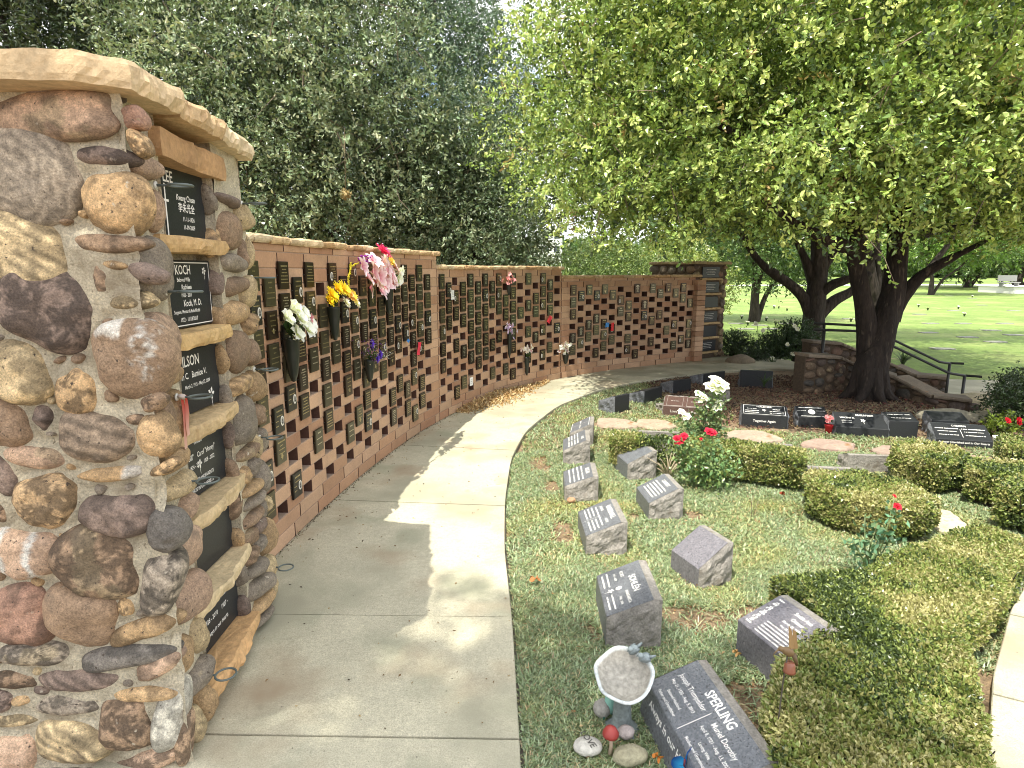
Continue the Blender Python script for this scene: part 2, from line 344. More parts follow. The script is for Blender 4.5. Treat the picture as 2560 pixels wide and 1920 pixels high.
# ------------------------------------------------------------------ terrain, lawn, pavements
def sst(a, b, x): t = np.clip((x - a) / (b - a), 0, 1); return t * t * (3 - 2 * t)
def Tz(x, y):
    x = np.asarray(x, float); y = np.asarray(y, float)
    a = sst(4.9, 6.2, x) * sst(6.6, 7.6, y); b = sst(12.0, 14.0, y); m = np.maximum(a, b)
    far = sst(60, 400, np.hypot(x, y)) * 3.0
    return -.035 - .33 * m + far
def sheet(name, xs, ys, keep, dz, m, kind='structure', rough=.0):
    X, Y = np.meshgrid(xs, ys); Z = Tz(X, Y) + dz
    V = np.stack([X, Y, Z], -1).reshape(-1, 3)
    if rough: V[:, 2] += rough * vn(V, 3, 2, 3) * (np.hypot(V[:, 0], V[:, 1]) < 14)
    nx, ny = len(xs), len(ys); i, j = np.meshgrid(np.arange(nx - 1), np.arange(ny - 1)); a = (j * nx + i).ravel()
    Fq = np.stack([a, a + 1, a + 1 + nx, a + nx], 1); c = V[Fq].mean(1); Fq = Fq[keep(c[:, 0], c[:, 1])]
    mb = MB(); mb.add(V, Fq, (1, 1, 1), 0, True); return tag(mb.build(name, m), kind=kind)
gx = np.concatenate([-np.geomspace(600, 12, 22), np.arange(-11, 12.01, .25), np.geomspace(13, 600, 22)])
gy = np.concatenate([-np.geomspace(300, 8, 12), np.arange(-6, 16.01, .25), np.geomspace(17, 900, 30)])
sheet('ground', gx, gy, lambda x, y: np.ones(len(x), bool), -.004, M['soil'])
def lawnmask(x, y): return ((y > 13.2) | ((x > 6.7) & (y > 9.0 + .0 * x) & (y > 13.0 - .42 * x + 0 * y))) | (x < -9)
def padline(x): return 11.25 - .155 * (x - 7.0)                      # far edge of the lower pavement
sheet('lawn', gx, gy, lambda x, y: ((y > 13.0) | ((x > 5.6) & (y > padline(x) - .1))) & (np.hypot(x, y) < 700), .006, M['lawn'])

# curved wall base line (path side face)
WB = np.array([(-1.37, 2.70), (-1.345, 3.3), (-1.285, 4.0), (-1.16, 4.9), (-.95, 5.95), (-.62, 7.0), (-.06, 8.15), (.66, 9.12), (1.46, 9.84), (2.34, 10.44), (3.22, 10.98), (3.6, 11.2)])
def smooth_curve(pts, n=600):
    t = np.concatenate([[0], np.cumsum(np.linalg.norm(np.diff(pts, axis=0), axis=1))]); tt = np.linspace(0, t[-1], n)
    q = np.stack([np.interp(tt, t, pts[:, k]) for k in (0, 1)], 1)
    for _ in range(160): q[1:-1] = (q[:-2] + q[1:-1] * 2 + q[2:]) / 4
    return q
WC = smooth_curve(WB); WS = np.concatenate([[0], np.cumsum(np.linalg.norm(np.diff(WC, axis=0), axis=1))])
def wp(s, off=0.0):                                                   # point and tangent on the wall face, off = towards the path
    x = np.interp(s, WS, WC[:, 0]); y = np.interp(s, WS, WC[:, 1]); d = .05
    tx = np.interp(s + d, WS, WC[:, 0]) - np.interp(s - d, WS, WC[:, 0]); ty = np.interp(s + d, WS, WC[:, 1]) - np.interp(s - d, WS, WC[:, 1])
    l = math.hypot(tx, ty); tx /= l; ty /= l
    return x + ty * off, y - tx * off, tx, ty
def wall_at(px, py, off=0.0):                                         # where the sight line through a pixel meets the wall
    r = ray(px, py); tgt = r[0] / r[1]; best = None
    for s in np.linspace(.1, WS[-1], 1500):
        x, y, _, _ = wp(s, off); e = abs(x / y - tgt)
        if best is None or e < best[0]: best = (e, s, y)
    return best[1], CAM_H + r[2] / r[1] * best[2]
S_END = WS[-1] - .45
def s_of_y(y): return float(np.interp(y, WC[:, 1], WS))
S1, S2 = s_of_y(6.5), s_of_y(9.17)

# path: slabs between saw-cut joints
PR = np.array([(.03, -1.5), (.04, 1.0), (.03, 1.77), (.0, 2.67), (-.045, 3.4), (-.05, 4.17), (-.01, 5.15), (.14, 6.1), (.55, 7.3), (1.27, 8.4), (2.05, 9.08), (3.3, 9.85), (4.3, 10.15), (4.75, 10.0), (5.0, 9.8)])
PL = np.array([(-2.3, -1.5), (-1.3, 1.0), (-1.38, 1.8), (-1.41, 2.7), (-1.39, 3.45), (-1.32, 4.3), (-1.17, 5.3), (-.93, 6.4), (-.45, 7.75), (.4, 8.95), (1.3, 9.85), (2.7, 10.9), (3.9, 11.6), (4.7, 11.4), (5.0, 11.1)])
def strip_slabs(name, A, B, joints, m, th=.12, gap=.009, z0=0.0, lab=None):
    def dens(Q): 
        t = np.arange(len(Q)); tt = np.linspace(0, len(Q) - 1, 500); q = np.stack([np.interp(tt, t, Q[:, k]) for k in (0, 1)], 1)
        for _ in range(60): q[1:-1] = (q[:-2] + q[1:-1] * 2 + q[2:]) / 4
        return q
    a, b = dens(A), dens(B); mb = MB(); cuts = [0] + joints + [499]
    for k in range(len(cuts) - 1):
        i0, i1 = cuts[k], cuts[k + 1]; n = max(3, (i1 - i0) // 6); u = np.linspace(i0, i1, n)
        L = np.linalg.norm(b[i1] - b[i0]); g = gap * (i1 - i0) / max(L, .01) / 2; u[0] += g; u[-1] -= g
        pa = np.stack([np.interp(u, np.arange(500), a[:, j]) for j in (0, 1)], 1); pb = np.stack([np.interp(u, np.arange(500), b[:, j]) for j in (0, 1)], 1)
        V = []; z = z0 + .0015 * ((k * 7) % 3 - 1)
        e = .004
        for p, q in zip(pa, pb):
            d = (q - p) / np.linalg.norm(q - p)
            V += [(*p, z - th), (*(p), z - e), (*(p + d * e), z), (*(q - d * e), z), (*q, z - e), (*q, z - th)]
        Fs = []
        for i in range(n - 1):
            for j in range(5): Fs.append((i * 6 + j, i * 6 + j + 1, (i + 1) * 6 + j + 1, (i + 1) * 6 + j)[::1])
        Fs.append((0, 1, 2, 3, 4, 5)); Fs.append(tuple((n - 1) * 6 + j for j in range(6))[::-1])
        mb.add(V, Fs, (1, 1, 1), 0)
    return tag(mb.build(name, m), kind='structure')
def idx_at(Q, y):
    t = np.arange(len(Q)); tt = np.linspace(0, len(Q) - 1, 500); yy = np.interp(tt, t, Q[:, 1]); return int(np.argmax(yy >= y))
jn = [idx_at(PR, y) for y in (.6, 1.87, 2.66, 4.05, 5.38, 6.65, 7.8, 8.75, 9.5, 9.98)]
strip_slabs('path', PL, PR, jn, M['concrete'])
mbj = MB()
tt = np.linspace(0, len(PR) - 1, 200); a = np.stack([np.interp(tt, range(len(PL)), PL[:, k]) for k in (0, 1)], 1); b = np.stack([np.interp(tt, range(len(PR)), PR[:, k]) for k in (0, 1)], 1)
V = np.concatenate([np.column_stack([a, np.full(200, -.022)]), np.column_stack([b + (b - a) * .008, np.full(200, -.022)])])
mbj.add(V, [(i, 200 + i, 201 + i, i + 1) for i in range(199)], (1, 1, 1)); tag(mbj.build('path_bed', M['joint']), kind='structure')
# right-hand walk beside the big hedge, lower pavement by the steps
strip_slabs('walkway', np.array([(1.36, 1.0), (1.53, 1.74), (1.9, 2.2), (2.35, 2.68), (2.85, 3.12), (3.7, 3.6)]), np.array([(2.6, .4), (2.7, 1.2), (3.0, 1.6), (3.4, 2.0), (3.9, 2.4), (4.6, 2.8)]), [175, 290, 400], M['concrete'], z0=.03)
mp = MB(); 
V = []
for x in np.linspace(5.8, 30, 40): V += [(x, padline(x) - 2.6, Tz(x, 12) + .01), (x, padline(x), Tz(x, 12) + .012)]
mp.add(V, [(2 * i, 2 * i + 2, 2 * i + 3, 2 * i + 1) for i in range(39)], (1, 1, 1)); tag(mp.build('pavement', M['concrete']), kind='structure')
# distant drive across the lawn
mr = MB(); mr.add([(x, y, Tz(x, y) + .03) for x in np.linspace(5, 160, 60) for y in (76 + .02 * x, 81 + .02 * x)], [(2 * i, 2 * i + 2, 2 * i + 3, 2 * i + 1) for i in range(59)], (1, 1, 1))
tag(mr.build('road', mat('far_road', lin('c9c6bd'), rough=.9)), kind='structure')

# ------------------------------------------------------------------ brick wall with niches
wall = empty('brick_wall', (-1.2, 5, 0), 'long curving terracotta brick wall with open niches and rows of small bronze plaques', 'wall')
OFF = np.array([1.2, -5, 0]); PITCH, CRS, HOLE, DEP = .18, .0895, .116, .15
def section_top(s): return 19 if s < S1 else (17.5 if s < S2 else 16)
bw = MB(); ncol = int(S_END / PITCH)
def brick(mb, s0, s1, z0, z1, col, dep=DEP, out=0.0, g=.0025):
    x0, y0, tx, ty = wp(s0 + g, out); x1, y1, _, _ = wp(s1 - g, out); z0 += g; z1 -= g; nx, ny = ty, -tx; e = .0035
    V = []
    for (x, y, sx) in ((x0, y0, 1), (x1, y1, -1)):
        V += [(x - nx * dep, y - ny * dep, z0), (x - nx * e, y - ny * e, z0), (x + tx * e * sx, y + ty * e * sx, z0 + e), (x + tx * e * sx, y + ty * e * sx, z1 - e), (x - nx * e, y - ny * e, z1), (x - nx * dep, y - ny * dep, z1)]
    Fs = [(0, 1, 2, 3, 4, 5)[::-1], (6, 7, 8, 9, 10, 11)] + [(j, j + 1, j + 7, j + 6) for j in range(5)] + [(5, 0, 6, 11)]
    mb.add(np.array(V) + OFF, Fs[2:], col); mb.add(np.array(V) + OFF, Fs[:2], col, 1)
bcols = [lin(h) for h in ('b59072', 'af896b', 'ba9779', 'a98265', 'b79679', 'a57c60', 'be9b7e')]
def bcol(): 
    c = np.array(rnd.choice(bcols)) * rnd.uniform(.9, 1.08); return c
holes = []
for (sa, sb, top) in ((.0, S1, 19.5), (S1, S2, 18), (S2, S_END, 16.5)):
    nfull = int(top)
    for k in range(nfull + 1):
        z0, z1 = k * CRS, min((k + 1) * CRS, top * CRS)
        if z1 - z0 < .02: continue
        solid = k < 2 or k >= nfull - 1
        j0 = int(math.ceil(sa / PITCH)); js = [j for j in range(j0 - 2, int(sb / PITCH) + 3)]
        cuts = []
        if solid:
            edges = [sa] + [j * PITCH + (0.05 if k % 2 else .14) for j in js if (j + k) % 2 == 0 and sa + .03 < j * PITCH + (0.05 if k % 2 else .14) < sb - .03] + [sb]
            for e0, e1 in zip(edges[:-1], edges[1:]): brick(bw, e0, e1, z0, z1, bcol())
        else:
            prev = sa
            for j in js:
                if (j + k) % 2: continue
                h0, h1 = j * PITCH - HOLE / 2, j * PITCH + HOLE / 2
                if h0 < sa + .03 or h1 > sb - .03: continue
                if h0 - prev > .02: brick(bw, prev, h0, z0, z1, bcol())
                prev = h1; holes.append((j, k, j * PITCH, (z0 + z1) / 2))
            if sb - prev > .02: brick(bw, prev, sb, z0, z1, bcol())
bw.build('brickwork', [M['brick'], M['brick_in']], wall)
# mortar beds, backing and body of the wall
bm = MB()
for (sa, sb, top) in ((.0, S1, 19.5), (S1, S2, 18), (S2, S_END, 16.5)):
    ss = np.linspace(sa, sb, 60); H = top * CRS
    for k in range(int(top) + 1):
        z = k * CRS; V = []
        for s in ss:
            x, y, tx, ty = wp(s, -.004); V += [(x, y, z - .0035), (x, y, z + .0035), (x - ty * .12, y + tx * .12, z + .0035), (x - ty * .12, y + tx * .12, z - .0035)]
        bm.add(np.array(V) + OFF, [(4 * i + a, 4 * i + (a + 1) % 4, 4 * i + 4 + (a + 1) % 4, 4 * i + 4 + a) for i in range(59) for a in range(4)], (1, 1, 1))
    V = []
    for s in ss:
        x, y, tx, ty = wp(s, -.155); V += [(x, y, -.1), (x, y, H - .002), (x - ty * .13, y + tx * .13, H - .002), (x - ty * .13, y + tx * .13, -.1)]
    bm.add(np.array(V) + OFF, [(4 * i + a, 4 * i + (a + 1) % 4, 4 * i + 4 + (a + 1) % 4, 4 * i + 4 + a) for i in range(59) for a in range(4)] + [(0, 1, 2, 3), (236, 237, 238, 239)], (.03, .02, .016), 1)  # near-black backing, the darkness inside the niches put into its colour
    # end cheek of the higher section
    for sv in ((sb,) if sb < S_END else (sb,)):
        x, y, tx, ty = wp(sv, -.07); bm.box((x + OFF[0] - tx * .005, y + OFF[1] - ty * .005, H / 2), (.012, .12, H - .01), math.atan2(ty, tx), lin('9a6048'), 1)
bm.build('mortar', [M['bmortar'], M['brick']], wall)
# end pier of the wall
x, y, tx, ty = wp(S_END + .07, .03); ep = MB()
for k in range(16): ep.box((x + OFF[0] + ty * -.1 * 1, y + OFF[1] + tx * .1, (k + .5) * CRS), (.2, .3, CRS - .005), math.atan2(ty, tx), bcol(), 0, .004)
ep.build('end_pier', M['brick'], wall)
# coping of split sandstone
def rough_slab(mb, poly, z0, z1, col, seed, jit=.012, over=.0, sub=.035, mi=0):
    poly = np.array(poly, float); pts = []
    for a, b in zip(poly, np.roll(poly, -1, 0)):
        n = max(1, int(np.linalg.norm(b - a) / sub)); pts += [a + (b - a) * i / n for i in range(n)]
    p = np.array(pts); c = p.mean(0); n = len(p); rings = []
    levels = [(z0, -.010), (z0 + (z1 - z0) * .22, .0), (z0 + (z1 - z0) * .5, .003), (z0 + (z1 - z0) * .8, .001), (z1, -.008)]
    dirn = (p - c) / (np.linalg.norm(p - c, axis=1)[:, None] + 1e-9)
    for li, (z, o) in enumerate(levels):
        q = np.column_stack([p, np.full(n, z)]); nn = vn(q + seed * 1.7, 14, seed, 3) * jit + vn(q + seed, 45, seed + 3, 2) * jit * .45
        q[:, :2] += dirn * (nn + o)[:, None]; q[:, 2] += vn(q + seed, 9, seed + 7, 2) * .005; rings.append(q)
    for f_, zz in ((.66, z1), (.33, z1)):
        q = np.column_stack([c + (p - c) * f_, np.full(n, zz)]); q[:, 2] += vn(q + seed, 11, seed + 2, 3) * .006; rings.append(q)
    V = np.concatenate(rings + [[[*c, z1]], [[*c, z0]]]); nr = len(rings); Fs = []
    for r_ in range(nr - 1): Fs += [(r_ * n + i, r_ * n + (i + 1) % n, (r_ + 1) * n + (i + 1) % n, (r_ + 1) * n + i) for i in range(n)]
    Fs += [((nr - 1) * n + i, (nr - 1) * n + (i + 1) % n, nr * n) for i in range(n)] + [((i + 1) % n, i, nr * n + 1) for i in range(n)]
    mb.add(V, Fs, col, mi)
slabc = [lin(h) for h in ('c9b08a', 'bfa27a', 'd0bb98', 'b8946a', 'c4a57c')]
cp = MB(); q = 0
for (sa, sb, top) in ((.0, S1, 19.5), (S1, S2, 18), (S2, S_END + .12, 16.5)):
    s = sa
    while s < sb - .05:
        e = min(s + rnd.uniform(.16, .3), sb + .03); z = top * CRS
        pts = []
        for t in (s + .004, (s + e) / 2, e - .004): x, y, _, _ = wp(t, .022 + rnd.uniform(-.006, .012)); pts.append((x + OFF[0], y + OFF[1]))
        for t in (e - .004, (s + e) / 2, s + .004): x, y, _, _ = wp(t, -.29); pts.append((x + OFF[0], y + OFF[1]))
        rough_slab(cp, pts, z - .004, z + rnd.uniform(.034, .044), np.array(rnd.choice(slabc)) * rnd.uniform(.85, 1.1), q); q += 1; s = e
cp.build('coping', M['flag'], wall)
# plaques
PW, PH = .128, .156
def plaque_meshes(v):
    r = random.Random(v); base = MB(); dark = [lin('3e342c'), lin('473a30'), lin('504c3e'), lin('3a3835'), lin('5c5644')][v % 5]
    if v == 8: dark = lin('8a7a3a')
    edge = np.array(dark) * 1.5
    base.box((0, -.009, 0), (PW, .010, PH), 0, np.array(dark) * .6, 0, .0015)
    base.box((0, -.0145, 0), (PW - .008, .002, PH - .008), 0, edge, 0)
    base.box((0, -.0158, 0), (PW - .016, .002, PH - .016), 0, dark, 0)
    for sx in (-1, 1): base.tube([(sx * (PW / 2 + .001), -.006, 0), (sx * (PW / 2 + .010), -.006, 0)], .0035, 6, lin('3a3a3a')); 
    let = MB(); zc = PH / 2 - .026; port = v in (3, 6, 9)
    rows = r.choice([3, 4, 5, 6, 7]); lc = [lin('b5a67c'), lin('a89a72'), lin('c5bea6')][v % 3]
    for i in range(rows):
        h = .008 if i == 0 else .0052; w = PW * r.uniform(.25, .74); x = -w / 2; 
        if port and i > 1: w = PW * .3; x = -PW * .40 if v != 6 else .0
        end = x + w
        while x < end - .004:
            ww = min(r.uniform(.007, .02), end - x); let.box((x + ww / 2, -.0172, zc), (ww, .0012, h), 0, lc); x += ww + .004
        zc -= (PH - .045) / rows
    if v in (1, 7): 
        let.blob((0, -.0172, -.035), (.014, .0015, .018), (8, 5), .3, 3, v, lc)
    pt = None
    if port:
        pt = MB(); cx = .03 if v != 6 else -.03; cz = -.012 if v != 9 else .012
        a = np.linspace(0, 2 * math.pi, 24, endpoint=False)
        for (rx, rz_, y, c_) in ((.021, .029, -.018, lin('e6e2d6')), (.014, .021, -.0195, lin('8d8a84'))):
            Vv = [(cx + rx * math.cos(t), y, cz + rz_ * math.sin(t)) for t in a] + [(cx + rx * math.cos(t), y + .003, cz + rz_ * math.sin(t)) for t in a]
            pt.add(Vv, [tuple(range(24))[::-1]] + [(i, (i + 1) % 24, 24 + (i + 1) % 24, 24 + i)[::-1] for i in range(24)], c_)
        pt.blob((cx, -.0197, cz + .004), (.006, .001, .007), (8, 5), .1, 3, 1, lin('4a4542')); pt.blob((cx, -.0197, cz - .010), (.009, .001, .007), (8, 5), .1, 3, 1, lin('3a3a40'))
    return base, let, pt
VAR = [plaque_meshes(v) for v in range(10)]
VM = [(b.build('plaque', M['bronze'], mesh_only=True), l.build('lettering', M['etch2'] if False else M['bronze'], mesh_only=True), (p.build('portrait', M['china'], mesh_only=True) if p else None)) for b, l, p in VAR]
sel = []
top_k = {0: 17, 1: 15, 2: 14}
for (j, k, s, z) in holes:
    sec = 0 if s < S1 else (1 if s < S2 else 2)
    u = rnd.random(); zz = z
    if sec == 0: p_ = .97 if zz > 1.02 else (.80 if zz > .75 else (.42 if zz > .3 else .10)); p_ = p_ if s < 2.6 or zz > 1.0 else p_ * .72
    elif sec == 1: p_ = (.93 if zz > .95 else .6 if zz > .55 else .33) if s < S1 + 1.2 else (.72 if zz > .95 else .4)
    else: p_ = .78 if zz > 1.15 else .42
    if zz < .3: p_ = .08
    if u < p_: sel.append((s, z + .004, rnd.choice([0, 1, 2, 4, 5, 7, 0, 1, 2, 4, 5, 7, 0, 5, 3, 6, 9])))
sel.sort(key=lambda t: (lambda q: q[0] ** 2 + q[1] ** 2)(wp(t[0])[:2]) / (abs(wp(t[0])[2] * -wp(t[0])[1] + wp(t[0])[3] * wp(t[0])[0]) / math.hypot(*wp(t[0])[:2]) + .05))
sel[6] = (sel[6][0], sel[6][1], 8)
rest = MB()
for n_, (s, z, v) in enumerate(sel):
    x, y, tx, ty = wp(s, 0.002); rz = math.atan2(ty, tx)
    if n_ < 100:
        o = link('plaque', VM[v][0], wall, (x + OFF[0], y + OFF[1], z)); o.rotation_euler = (0, rnd.gauss(0, .006), rz + 0)
        link('lettering', VM[v][1], o)
        if VM[v][2]: link('portrait', VM[v][2], o)
    else:
        for g_, mi in ((VAR[v][0], 0), (VAR[v][1], 0), (VAR[v][2], 1)):
            if g_ is None: continue
            ca, sa = math.cos(rz), math.sin(rz)
            for vv, cc, in zip(g_.v, g_.c):
                pass
            base = rest.n
            VV = np.concatenate(g_.v); VV = np.column_stack([VV[:, 0] * ca - VV[:, 1] * sa + x + OFF[0], VV[:, 0] * sa + VV[:, 1] * ca + y + OFF[1], VV[:, 2] + z])
            rest.v.append(VV); rest.c.append(np.concatenate(g_.c)); rest.n += len(VV)
            for f_ in g_.f: rest.f.append(f_ + base); rest.m.append(np.full(len(f_), mi)); rest.sm.append(np.full(len(f_), False))
tag(rest.build('plaques', [M['bronze'], M['china']], wall), kind='stuff')
# two white paper cards in niches
for (px, py) in ((978, 637), (1018, 824)):
    s, z = wall_at(px, py, .02); x, y, tx, ty = wp(s, .02); mb = MB(); mb.box((0, 0, 0), (.075, .003, .1), 0, lin('e9e9e6'))
    for i in range(3): mb.box((0, -.002, .02 - i * .02), (.04, .001, .004), 0, lin('77777c'))
    o = mb.build('notice_card', M['paint']); o.location = (x, y, z); o.rotation_euler = (0, 0, math.atan2(ty, tx))
    tag(o, 'small white card fixed high on the brick wall near its middle' if py < 700 else 'small white card low on the brick wall above the dry leaves', 'card')

# ------------------------------------------------------------------ cobblestone pillars
cob_cols = {'tan': 'a98d68', 'yel': 'b09c78', 'bro': '8b745d', 'dbr': '75655a', 'gry': '857a6b', 'dgr': '6a645c', 'red': '8d6e5c', 'wht': 'beb8a8', 'pnk': 'ab9078', 'lay': '877663', 'ora': 'a48a68'}
def cobble(mb, c, U, V3, Nn, w, h, dep, rot, col, seed, p=2.4, out=.0, poke=.35, nl=26, nr=9, feat=None):
    """one stone bedded in a face: U right, V3 up, Nn out of the face"""
    a = np.linspace(0, 2 * math.pi, nl, endpoint=False); r_ = random.Random(seed)
    rad = (np.abs(np.cos(a)) ** p + np.abs(np.sin(a)) ** p) ** (-1 / p)
    rad *= 1 + .08 * np.sin(2 * a + r_.uniform(0, 6)) * r_.uniform(0, 1) + .05 * np.sin(3 * a + r_.uniform(0, 6)) + .025 * np.sin(5 * a + r_.uniform(0, 6))
    ph = np.concatenate([[-.55, -.2], np.linspace(0.05, math.pi / 2 * .97, nr)]); rows = []
    flat = r_.uniform(.55, .85)
    for f in ph:
        k = max(0, math.cos(f)) ** flat; u = rad * np.cos(a) * w / 2 * k; v = rad * np.sin(a) * h / 2 * k; nn = np.full(nl, math.sin(f) * dep)
        rows.append(np.stack([u, v, nn], 1))
    q = np.concatenate(rows); s_ = vn(q / max(w, h) * 2.0 + seed * 2.3, 1.1, seed, 3); q[:, 2] += s_ * dep * .2; q[:, :2] *= (1 + .025 * s_)[:, None]
    tx_, ty_ = r_.uniform(-.28, .28), r_.uniform(-.28, .28); q[:, 2] += (q[:, 0] * tx_ + q[:, 1] * ty_) * .6
    cr_, sr_ = math.cos(rot), math.sin(rot); q = np.stack([q[:, 0] * cr_ - q[:, 1] * sr_, q[:, 0] * sr_ + q[:, 1] * cr_, q[:, 2] - dep * (1 - poke) * .5 + out], 1)
    V = np.array(c) + q[:, :1] * U + q[:, 1:2] * V3 + q[:, 2:3] * Nn
    n = nl; m = len(ph); Fs = [(i * n + j, i * n + (j + 1) % n, (i + 1) * n + (j + 1) % n, (i + 1) * n + j) for i in range(m - 1) for j in range(n)] + [tuple((m - 1) * n + j for j in range(n))]
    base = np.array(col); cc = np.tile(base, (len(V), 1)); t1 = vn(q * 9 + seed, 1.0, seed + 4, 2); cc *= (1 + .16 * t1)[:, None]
    kind = seed % 7
    if kind == 3: cc *= (1 + .32 * np.sin((q[:, 0] * .6 + q[:, 1]) * 160 + 3 * t1))[:, None]
    if kind == 5: msk = vn(q * 14 + seed, 1, seed + 8, 2) > .35; cc[msk] = cc[msk] * .5 + np.array(lin('a89878')) * .5
    if feat:
        qa = q[:, 0] / w; qb = q[:, 1] / h; wob = vn(q * 30 + seed, 1, seed + 2, 3); fine = vn(q * 120 + seed, 1, seed + 6, 2); wh = np.array(lin('d6d2c8'))
        if feat == 'lay': cc *= (1 + .38 * np.sin((qa * .5 + qb) * 26 + 2.2 * wob))[:, None] * (1 + .15 * fine)[:, None]
        if feat == 'rings': rr = np.hypot(qa + .1, qb - .05); cc *= (1 + .30 * np.sin(rr * 55 + 2.5 * wob))[:, None]
        if feat == 'mottle': m_ = sst(-.1, .35, wob + .5 * fine); cc = cc * (.45 + .75 * m_)[:, None]
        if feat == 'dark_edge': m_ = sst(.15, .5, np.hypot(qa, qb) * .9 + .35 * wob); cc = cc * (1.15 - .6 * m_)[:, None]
        if feat == 'white': m_ = sst(.0, .2, .11 - np.abs(qa - .22 + .12 * wob) + .1 * fine) * (qb > -.25) + sst(0, .1, qb - .3 + .2 * wob) * (qa < 0) * .8; m_ = np.clip(m_, 0, 1)[:, None]; cc = cc * (1 - m_) + wh * m_
        if feat == 'stripes': m_ = np.clip(sst(0, .05, .07 - np.abs(np.abs(qa + .02) - .2 + .04 * wob) + .02 * fine), 0, 1)[:, None]; cc = cc * (1 - m_) + wh * m_
        if feat == 'end': m_ = np.clip(sst(0, .06, qa - .18 + .05 * wob), 0, 1)[:, None] * .9; cc = cc * (1 - m_) + wh * m_
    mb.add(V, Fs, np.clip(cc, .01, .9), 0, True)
FY = 1.80
front = [ # px, py, w, h, rot, colour, power
 (108,250,300,104,4,'pnk',3),(72,385,190,205,-30,'gry',2.6),(58,540,205,165,-10,'yel',2.3),(120,660,185,175,-20,'dbr',2.8),(257,442,128,128,0,'tan',2.4),(236,340,125,40,-4,'dbr',2.2),
 (243,526,160,40,0,'bro',2.4),(293,255,42,52,10,'red',3.2),(303,312,38,62,30,'tan',2),(224,604,45,72,0,'bro',2.2),(289,650,92,38,4,'yel',2.2),(238,568,82,24,-12,'tan',2),(322,592,78,42,-10,'dbr',2.2),
 (297,775,155,168,0,'bro',2.1),(52,805,122,142,0,'yel',2.3),(178,840,86,106,0,'tan',2.2),(102,897,38,60,0,'dbr',2.1),(20,915,100,104,-10,'bro',2.3),(218,938,145,118,-15,'lay',2.3),(340,940,82,96,10,'tan',2.3),
 (336,868,62,36,30,'bro',2.2),(90,984,145,50,-6,'pnk',2.3),(243,1021,145,32,8,'tan',2.4),(360,1008,76,26,25,'tan',2.2),(8,1020,60,112,10,'dbr',2.3),(106,1078,132,108,0,'ora',2.2),(264,1108,142,96,-5,'dbr',2.4),
 (365,1142,84,86,0,'dgr',2.6),(225,1207,184,164,0,'bro',2.3),(62,1190,150,108,0,'pnk',2.8),(352,1250,88,150,-16,'gry',2.6),(48,1318,150,140,12,'red',3),(182,1325,152,124,-20,'bro',3),(277,1304,34,46,0,'tan',2),
 (318,1354,150,52,22,'tan',2.3),(96,1406,160,58,0,'gry',2.3),(285,1410,190,50,8,'dgr',2.3),(180,1461,172,50,0,'dbr',2.3),(40,1464,92,44,-6,'bro',2.2),(345,1432,120,48,28,'pnk',2.3),(155,1514,145,48,2,'gry',2.4),
 (305,1494,152,34,4,'tan',2.4),(52,1506,52,24,20,'tan',2.1),(45,1547,104,32,3,'yel',2.2),(160,1592,158,106,0,'yel',2.2),(281,1555,112,118,0,'bro',2.9),(372,1540,66,158,-12,'wht',2.5),(28,1628,116,112,0,'pnk',2.7),
 (330,1632,150,44,14,'pnk',2.3),(160,1668,150,40,0,'gry',2.3),(10,1505,50,50,0,'dbr',2.2),(4,660,34,90,0,'bro',2.2),(4,1290,20,40,0,'tan',2),(6,1100,40,50,0,'bro',2.2),(160,200,180,34,-4,'dbr',2.6),(400,1590,34,110,-5,'bro',2.2),
 (260,1160,40,18,0,'tan',2),(150,1150,36,24,0,'tan',2),(300,905,44,26,0,'bro',2)]
PX0, PX1 = -2.25, -1.085                                                # pillar body
YF, YB = 1.83, 2.80; PT = 2.075
pil = empty('stone_pillar', (-1.6, 2.3, 0), 'tall river cobble pillar in the foreground holding stacked name plates on sandstone ledges', 'pillar')
PO = np.array([1.6, -2.3, 0]); X3, Y3, Z3 = np.array([1., 0, 0]), np.array([0, 1., 0]), np.array([0, 0, 1.])
def RX(y): return -1.085 - (y - 1.83) * .10                            # right face drifts left with distance
body = MB()
# rendered mortar skin: front face grid and right face grid with the niche recess
def grid(mb, o, U, V3, nu, nv, Nn, amp, seed, fn=None, mi=0, col=(1, 1, 1)):
    u, v = np.meshgrid(np.linspace(0, 1, nu), np.linspace(0, 1, nv)); q = np.array(o) + u.reshape(-1, 1) * np.array(U) + v.reshape(-1, 1) * np.array(V3)
    d = amp * vn(q, 9, seed, 3)
    if fn is not None: d = d + fn(u.ravel(), v.ravel())
    q = q + d[:, None] * np.array(Nn); i, j = np.meshgrid(np.arange(nu - 1), np.arange(nv - 1)); a = (j * nu + i).ravel()
    mb.add(q, np.stack([a, a + 1, a + 1 + nu, a + nu], 1), col, mi, True)
def fillet(u, v):
    x = PX0 + (PX1 - PX0 + .03) * u; z = -.06 + (PT + .06) * v; d = np.zeros(len(u))
    for (px, py, w, h, rot, c, p) in front:
        q = P(px, py, FY); k = mpp(q); cx, cz, rw, rh, ra = q.x, q.z, w * k / 2, h * k / 2, math.radians(rot)
        dx, dz = x - cx, z - cz; a_ = (dx * math.cos(ra) + dz * math.sin(ra)) / rw; b_ = (-dx * math.sin(ra) + dz * math.cos(ra)) / rh; rho = np.hypot(a_, b_); gap_ = (rho - 1) * min(rw, rh)
        d = np.maximum(d, .017 * np.exp(-np.clip(gap_, 0, None) ** 2 / .018 ** 2))
    return d
grid(body, (PX0 + 1.6, FY - 2.3 + .0, -.06), (PX1 - PX0 + .03, 0, 0), (0, 0, PT + .06), 170, 280, (0, -1, 0), .008, 3, fillet)
NY0, NY1 = 2.02, 2.47                                                  # niche bay on the right face
